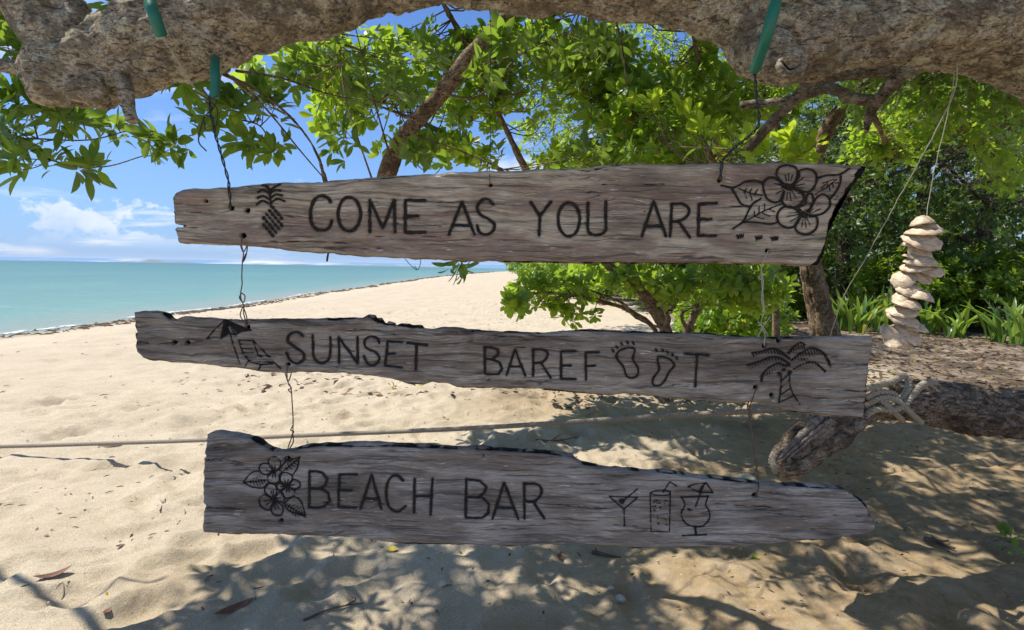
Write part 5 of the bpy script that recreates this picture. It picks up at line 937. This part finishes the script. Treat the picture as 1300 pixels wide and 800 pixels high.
# ------------------------------------------------------------ things lying on the sand
def flake(p, L, w, a, tilt, mt, curl=.3, name='dry_leaf', label=None, cat='leaf', grp=None):
    n = 7; t = np.linspace(0, 1, n); ww = w*np.sin(np.pi*t)**.7; c = np.stack([(t-.5)*L, np.zeros(n), curl*L*((t-.5)**2)*2], -1)
    V = []
    for s, dz in ((-1, .35), (0, 0), (1, .35)): V.append(c+np.stack([np.zeros(n), s*ww, dz*ww], -1))
    V = np.concatenate(V); lo = V.copy(); lo[:, 2] -= .0012; i = np.arange(n-1); Q = np.vstack([np.stack([i, n+i, n+i+1, i+1], -1), np.stack([n+i, 2*n+i, 2*n+i+1, n+i+1], -1)]); Q = Q[:, ::-1]
    V = np.vstack([V, lo]); Q = np.vstack([Q, Q[:, ::-1]+3*n]); me = mesh_np(name, V, [Q], mt, {'tint': np.full(len(V), .3)})
    o = obj(name, me, None, label, cat, grp); o.location = (p[0], p[1], g1(p[0], p[1])+.006); o.rotation_euler = (tilt, 0, a); return o
def litter():
    r = np.random.default_rng(55)
    def G2(px, py): g = gnd(px, py); return gnd(px, py, g1(g[0], g[1]))
    flake(G2(67, 731), .12, .014, .75, .2, M['pod'], .4, 'dry_leaf', 'curled brown dry leaf on the sunny sand at lower left')
    flake(G2(298, 775), .14, .016, .8, .3, M['pod'], .2, 'seed_pod', 'reddish brown seed pod on sand below lowest board', 'seed pod')
    flake(G2(153, 695), .035, .010, .4, .1, M['pod'], .3, 'dry_leaf', 'tiny rust coloured leaf scrap on sunny sand')
    flake(G2(136, 776), .03, .010, 1.4, .1, M['pod'], .3, 'dry_leaf', 'tiny brown leaf scrap near the branch shadow')
    flake(G2(711, 708), .055, .012, 1.5, .1, M['pod'], .3, 'dry_leaf', 'upright red brown leaf scrap under lowest board')
    flake(G2(958, 709), .045, .014, 1.9, .1, M['leaf_new'], .2, 'green_leaf', 'small fresh green leaf on sand under lowest board')
    flake(G2(498, 699), .05, .02, .3, .2, simple('yellow_leaf', (.55, .42, .06), .6), .2, 'yellow_leaf', 'yellow fallen leaf on sand under lowest board')
    flake(G2(140, 568), .16, .012, .15, .1, M['twig'], .1, 'bark_strip', 'dark bark strip on sand below the rope at left', 'bark')
    for x, y, L, w, lb in ((705, 511, .09, .02, 'largest dead leaf in the small heap under BAREFOOT'), (720, 515, .08, .02, 'middle dead leaf of the small heap under BAREFOOT'), (735, 510, .07, .02, 'dead leaf at the back of the heap under BAREFOOT'), (690, 506, .06, .02, 'dead leaf at the left end of the heap under BAREFOOT'), (745, 518, .07, .018, 'dead leaf at the right end of the heap under BAREFOOT')): flake(G2(x, y), L*1.3, w*1.4, r.uniform(0, 3), .2, M['litterleaf'], .4, 'dry_leaf', lb, 'leaf', 'dead leaves heaped on the sand')
    def twig(pts, rad, label, mt=None, sub=()):
        mb = MB(); P = np.array([G2(*p)+[0, 0, rad+.002] for p in pts]); mb.tube(smooth_path(P, 16), np.linspace(rad, rad*.4, 16), 6)
        for s_ in sub: Q = np.array([G2(*p)+[0, 0, rad+.004] for p in s_]); mb.tube(smooth_path(Q, 8), np.linspace(rad*.7, rad*.3, 8), 5)
        obj('fallen_twig', mb.mesh('twig', mt or M['twig']), None, label, 'twig')
    twig([(385, 790), (415, 777), (440, 771), (462, 768)], .005, 'long thin forked twig on shaded sand below lowest board', None, [[(440, 771), (452, 764), (445, 760)]])
    twig([(752, 704), (762, 706), (775, 709), (788, 711)], .010, 'short black twig under the right half of lowest board', None, [[(758, 706), (756, 700)]])
    twig([(1174, 688), (1188, 690), (1200, 696), (1212, 700)], .012, 'black forked debris on sand at right', None, [[(1188, 690), (1182, 684)], [(1190, 692), (1204, 690)]])
    twig([(680, 560), (700, 561), (715, 560), (733, 556)], .007, 'dark twig with side shoots on sunlit sand above lowest board', None, [[(700, 561), (712, 553)], [(712, 560), (722, 566)], [(705, 561), (700, 567)]])
    twig([(225, 668), (237, 650), (240, 640)], .0035, 'thin upright twig left of lowest board', None, [[(236, 655), (234, 648)]])
    twig([(203, 650), (208, 638), (212, 632)], .003, 'small forked twig left of lowest board', None, [[(208, 640), (203, 636)]])
    twig([(1060, 602), (1072, 602), (1084, 603)], .004, 'small dark stick below the driftwood log')
    def rock(p, s, mt, name, label, cat, sq=.6):
        n = 14; a = np.arange(n)*2*math.pi/n; V = []; 
        for k in range(7):
            ph = math.pi*k/6; V.append(np.stack([np.cos(a)*math.sin(ph), np.sin(a)*math.sin(ph), np.full(n, math.cos(ph)*sq)], -1))
        V = np.concatenate(V); V = V*(1+.28*vn(V*1.7+p[0]*9, 5)+.1*vn(V*5, 6))[:, None]*s; i = (np.arange(6)[:, None]*n+np.arange(n)[None]).ravel(); j = (np.arange(6)[:, None]*n+(np.arange(n)+1)[None] % n).ravel()
        o = obj(name, mesh_np(name, V, [np.stack([i, i+n, j+n, j], -1)], mt), None, label, cat); o.location = (p[0], p[1], g1(p[0], p[1])+s*sq*.4)
    rock(G2(948, 608), .055, M['stone'], 'flat_stone', 'pale flat stone on sand left of the driftwood log end', 'stone', .35)
    rock(G2(787, 762), .020, M['bit'], 'coral_piece', 'whitish broken coral lump on shaded sand at bottom', 'coral'); rock(G2(775, 748), .012, M['bit'], 'coral_piece', 'small white coral bit beside the larger lump', 'coral')
    rock(G2(1288, 478), .07, M['stone'], 'round_stone', 'round pale stone among leaf litter at right edge', 'stone', .7) if False else None
    # small green sprig at the right edge
    g = G2(1287, 695); root = thing('green_sprig', g, 'small green weed sprig on sand at right edge', 'plant'); fo = Foliage()
    for k in range(3): fo.rosette(g+np.array([r.normal(0, .04), r.normal(0, .04), .03]), np.array([r.normal(0, .5), r.normal(0, .5), .6]), 4, .07, r)
    P, D, N, L, t = fo.arrays()
    for k in range(len(P)):
        V0, F0 = BIG[k % 4]; Rm = orient(D[k:k+1], N[k:k+1])[0]*L[k]; obj('leaf', mesh_np('leaf', V0@Rm.T+P[k], [F0], M['leaf'], {'tint': np.full(len(V0), t[k])}), root)
    # uncountable litter: dead leaves, sticks and chips
    n = 22000; X = np.concatenate([r.uniform(1.5, 15, n-5500), r.uniform(-3, 4.5, 5500)]); Y = np.concatenate([5.2+r.uniform(0, 1, n-5500)**1.3*12, r.uniform(1.9, 7, 5500)])
    ed = 3.9+.5*fbm2(X, Y, .7, 3, 31); inl = (X-ed-.12*np.clip(9-Y, 0, 3)) > r.uniform(-.6, .8, n); spar = np.arange(n) >= n-5500; spar &= (r.uniform(0, 1, n) < .25+.5*np.clip((X+1)/3, 0, 1)); k = (inl & (Y > 5.4)) | spar; X = X[k]; Y = Y[k]; n = len(X)
    P = np.stack([X, Y, gz(X, Y)+.006], -1); D = np.stack([r.normal(0, 1, n), r.normal(0, 1, n), r.normal(0, .18, n)], -1); N = r.normal(0, .3, (n, 3))+[0, 0, 1]
    L = np.where(Y < 5.2, r.uniform(.008, .03, n), r.uniform(.04, .13, n)); obj('leaf_litter', leaf_mesh('leaf_litter', P, D, N, L, r.uniform(0, .9, n), tmpl_small(.22), M['litterleaf']), kind='stuff')
    mb = MB()
    for k in range(900):
        if k < 420: x, y, s = r.uniform(-4, 4), r.uniform(1.9, 6), r.uniform(.006, .022)
        elif k < 700: x, y, s = r.uniform(-8, 2), r.uniform(5, 16), r.uniform(.015, .05)
        else: y = r.uniform(6, 13); x = r.uniform(2.5, 3+y); s = r.uniform(.04, .16)
        a = r.uniform(0, 3.14); z = g1(x, y)+.004; mb.tube(np.array([[x-s*math.cos(a), y-s*math.sin(a), z], [x, y, z+s*.15], [x+s*math.cos(a), y+s*math.sin(a), z]]), [.0015, .0015+s*.07, .001], 4)
    obj('stick_litter', mb.mesh('stick_litter', M['twig']), kind='stuff')
    n = 1600; X = r.uniform(-3.5, 4.2, n); Y = 1.9+r.uniform(0, 1, n)**1.6*4.5; P = np.stack([X, Y, gz(X, Y)+.001], -1); V0 = np.array([[1, 0, 0], [-.5, .8, 0], [-.6, -.8, 0], [0, 0, .7]]); s = r.uniform(.0015, .005, n)
    V = V0[None]*s[:, None, None]+P[:, None]; F0 = np.array([[0, 1, 3], [1, 2, 3], [2, 0, 3]]); f = (F0[None]+(np.arange(n)*4)[:, None, None]).reshape(-1, 3); obj('shell_grit', mesh_np('shell_grit', V.reshape(-1, 3), [f], M['bit'], smooth=False), kind='stuff')
litter()

def haze():
    m_ = bpy.data.materials.new('sea_air'); m_.use_nodes = True; q = NT(m_.node_tree); q.n.clear()
    o = q.new('ShaderNodeOutputMaterial'); v = q.new('ShaderNodeVolumePrincipled'); v.inputs['Color'].default_value = (.80, .90, 1, 1); v.inputs['Density'].default_value = 4.5e-5; q.link(v, 0, o, 'Volume')
    x, z0, z1 = 31000, -6, 190; V = np.array([[a, b, c] for a in (-x, x) for b in (-x, x) for c in (z0, z1)], float)
    Q = np.array([[0, 1, 3, 2], [4, 6, 7, 5], [0, 4, 5, 1], [2, 3, 7, 6], [0, 2, 6, 4], [1, 5, 7, 3]]); obj('haze', mesh_np('haze', V, [Q], m_, smooth=False), kind='stuff')
haze()
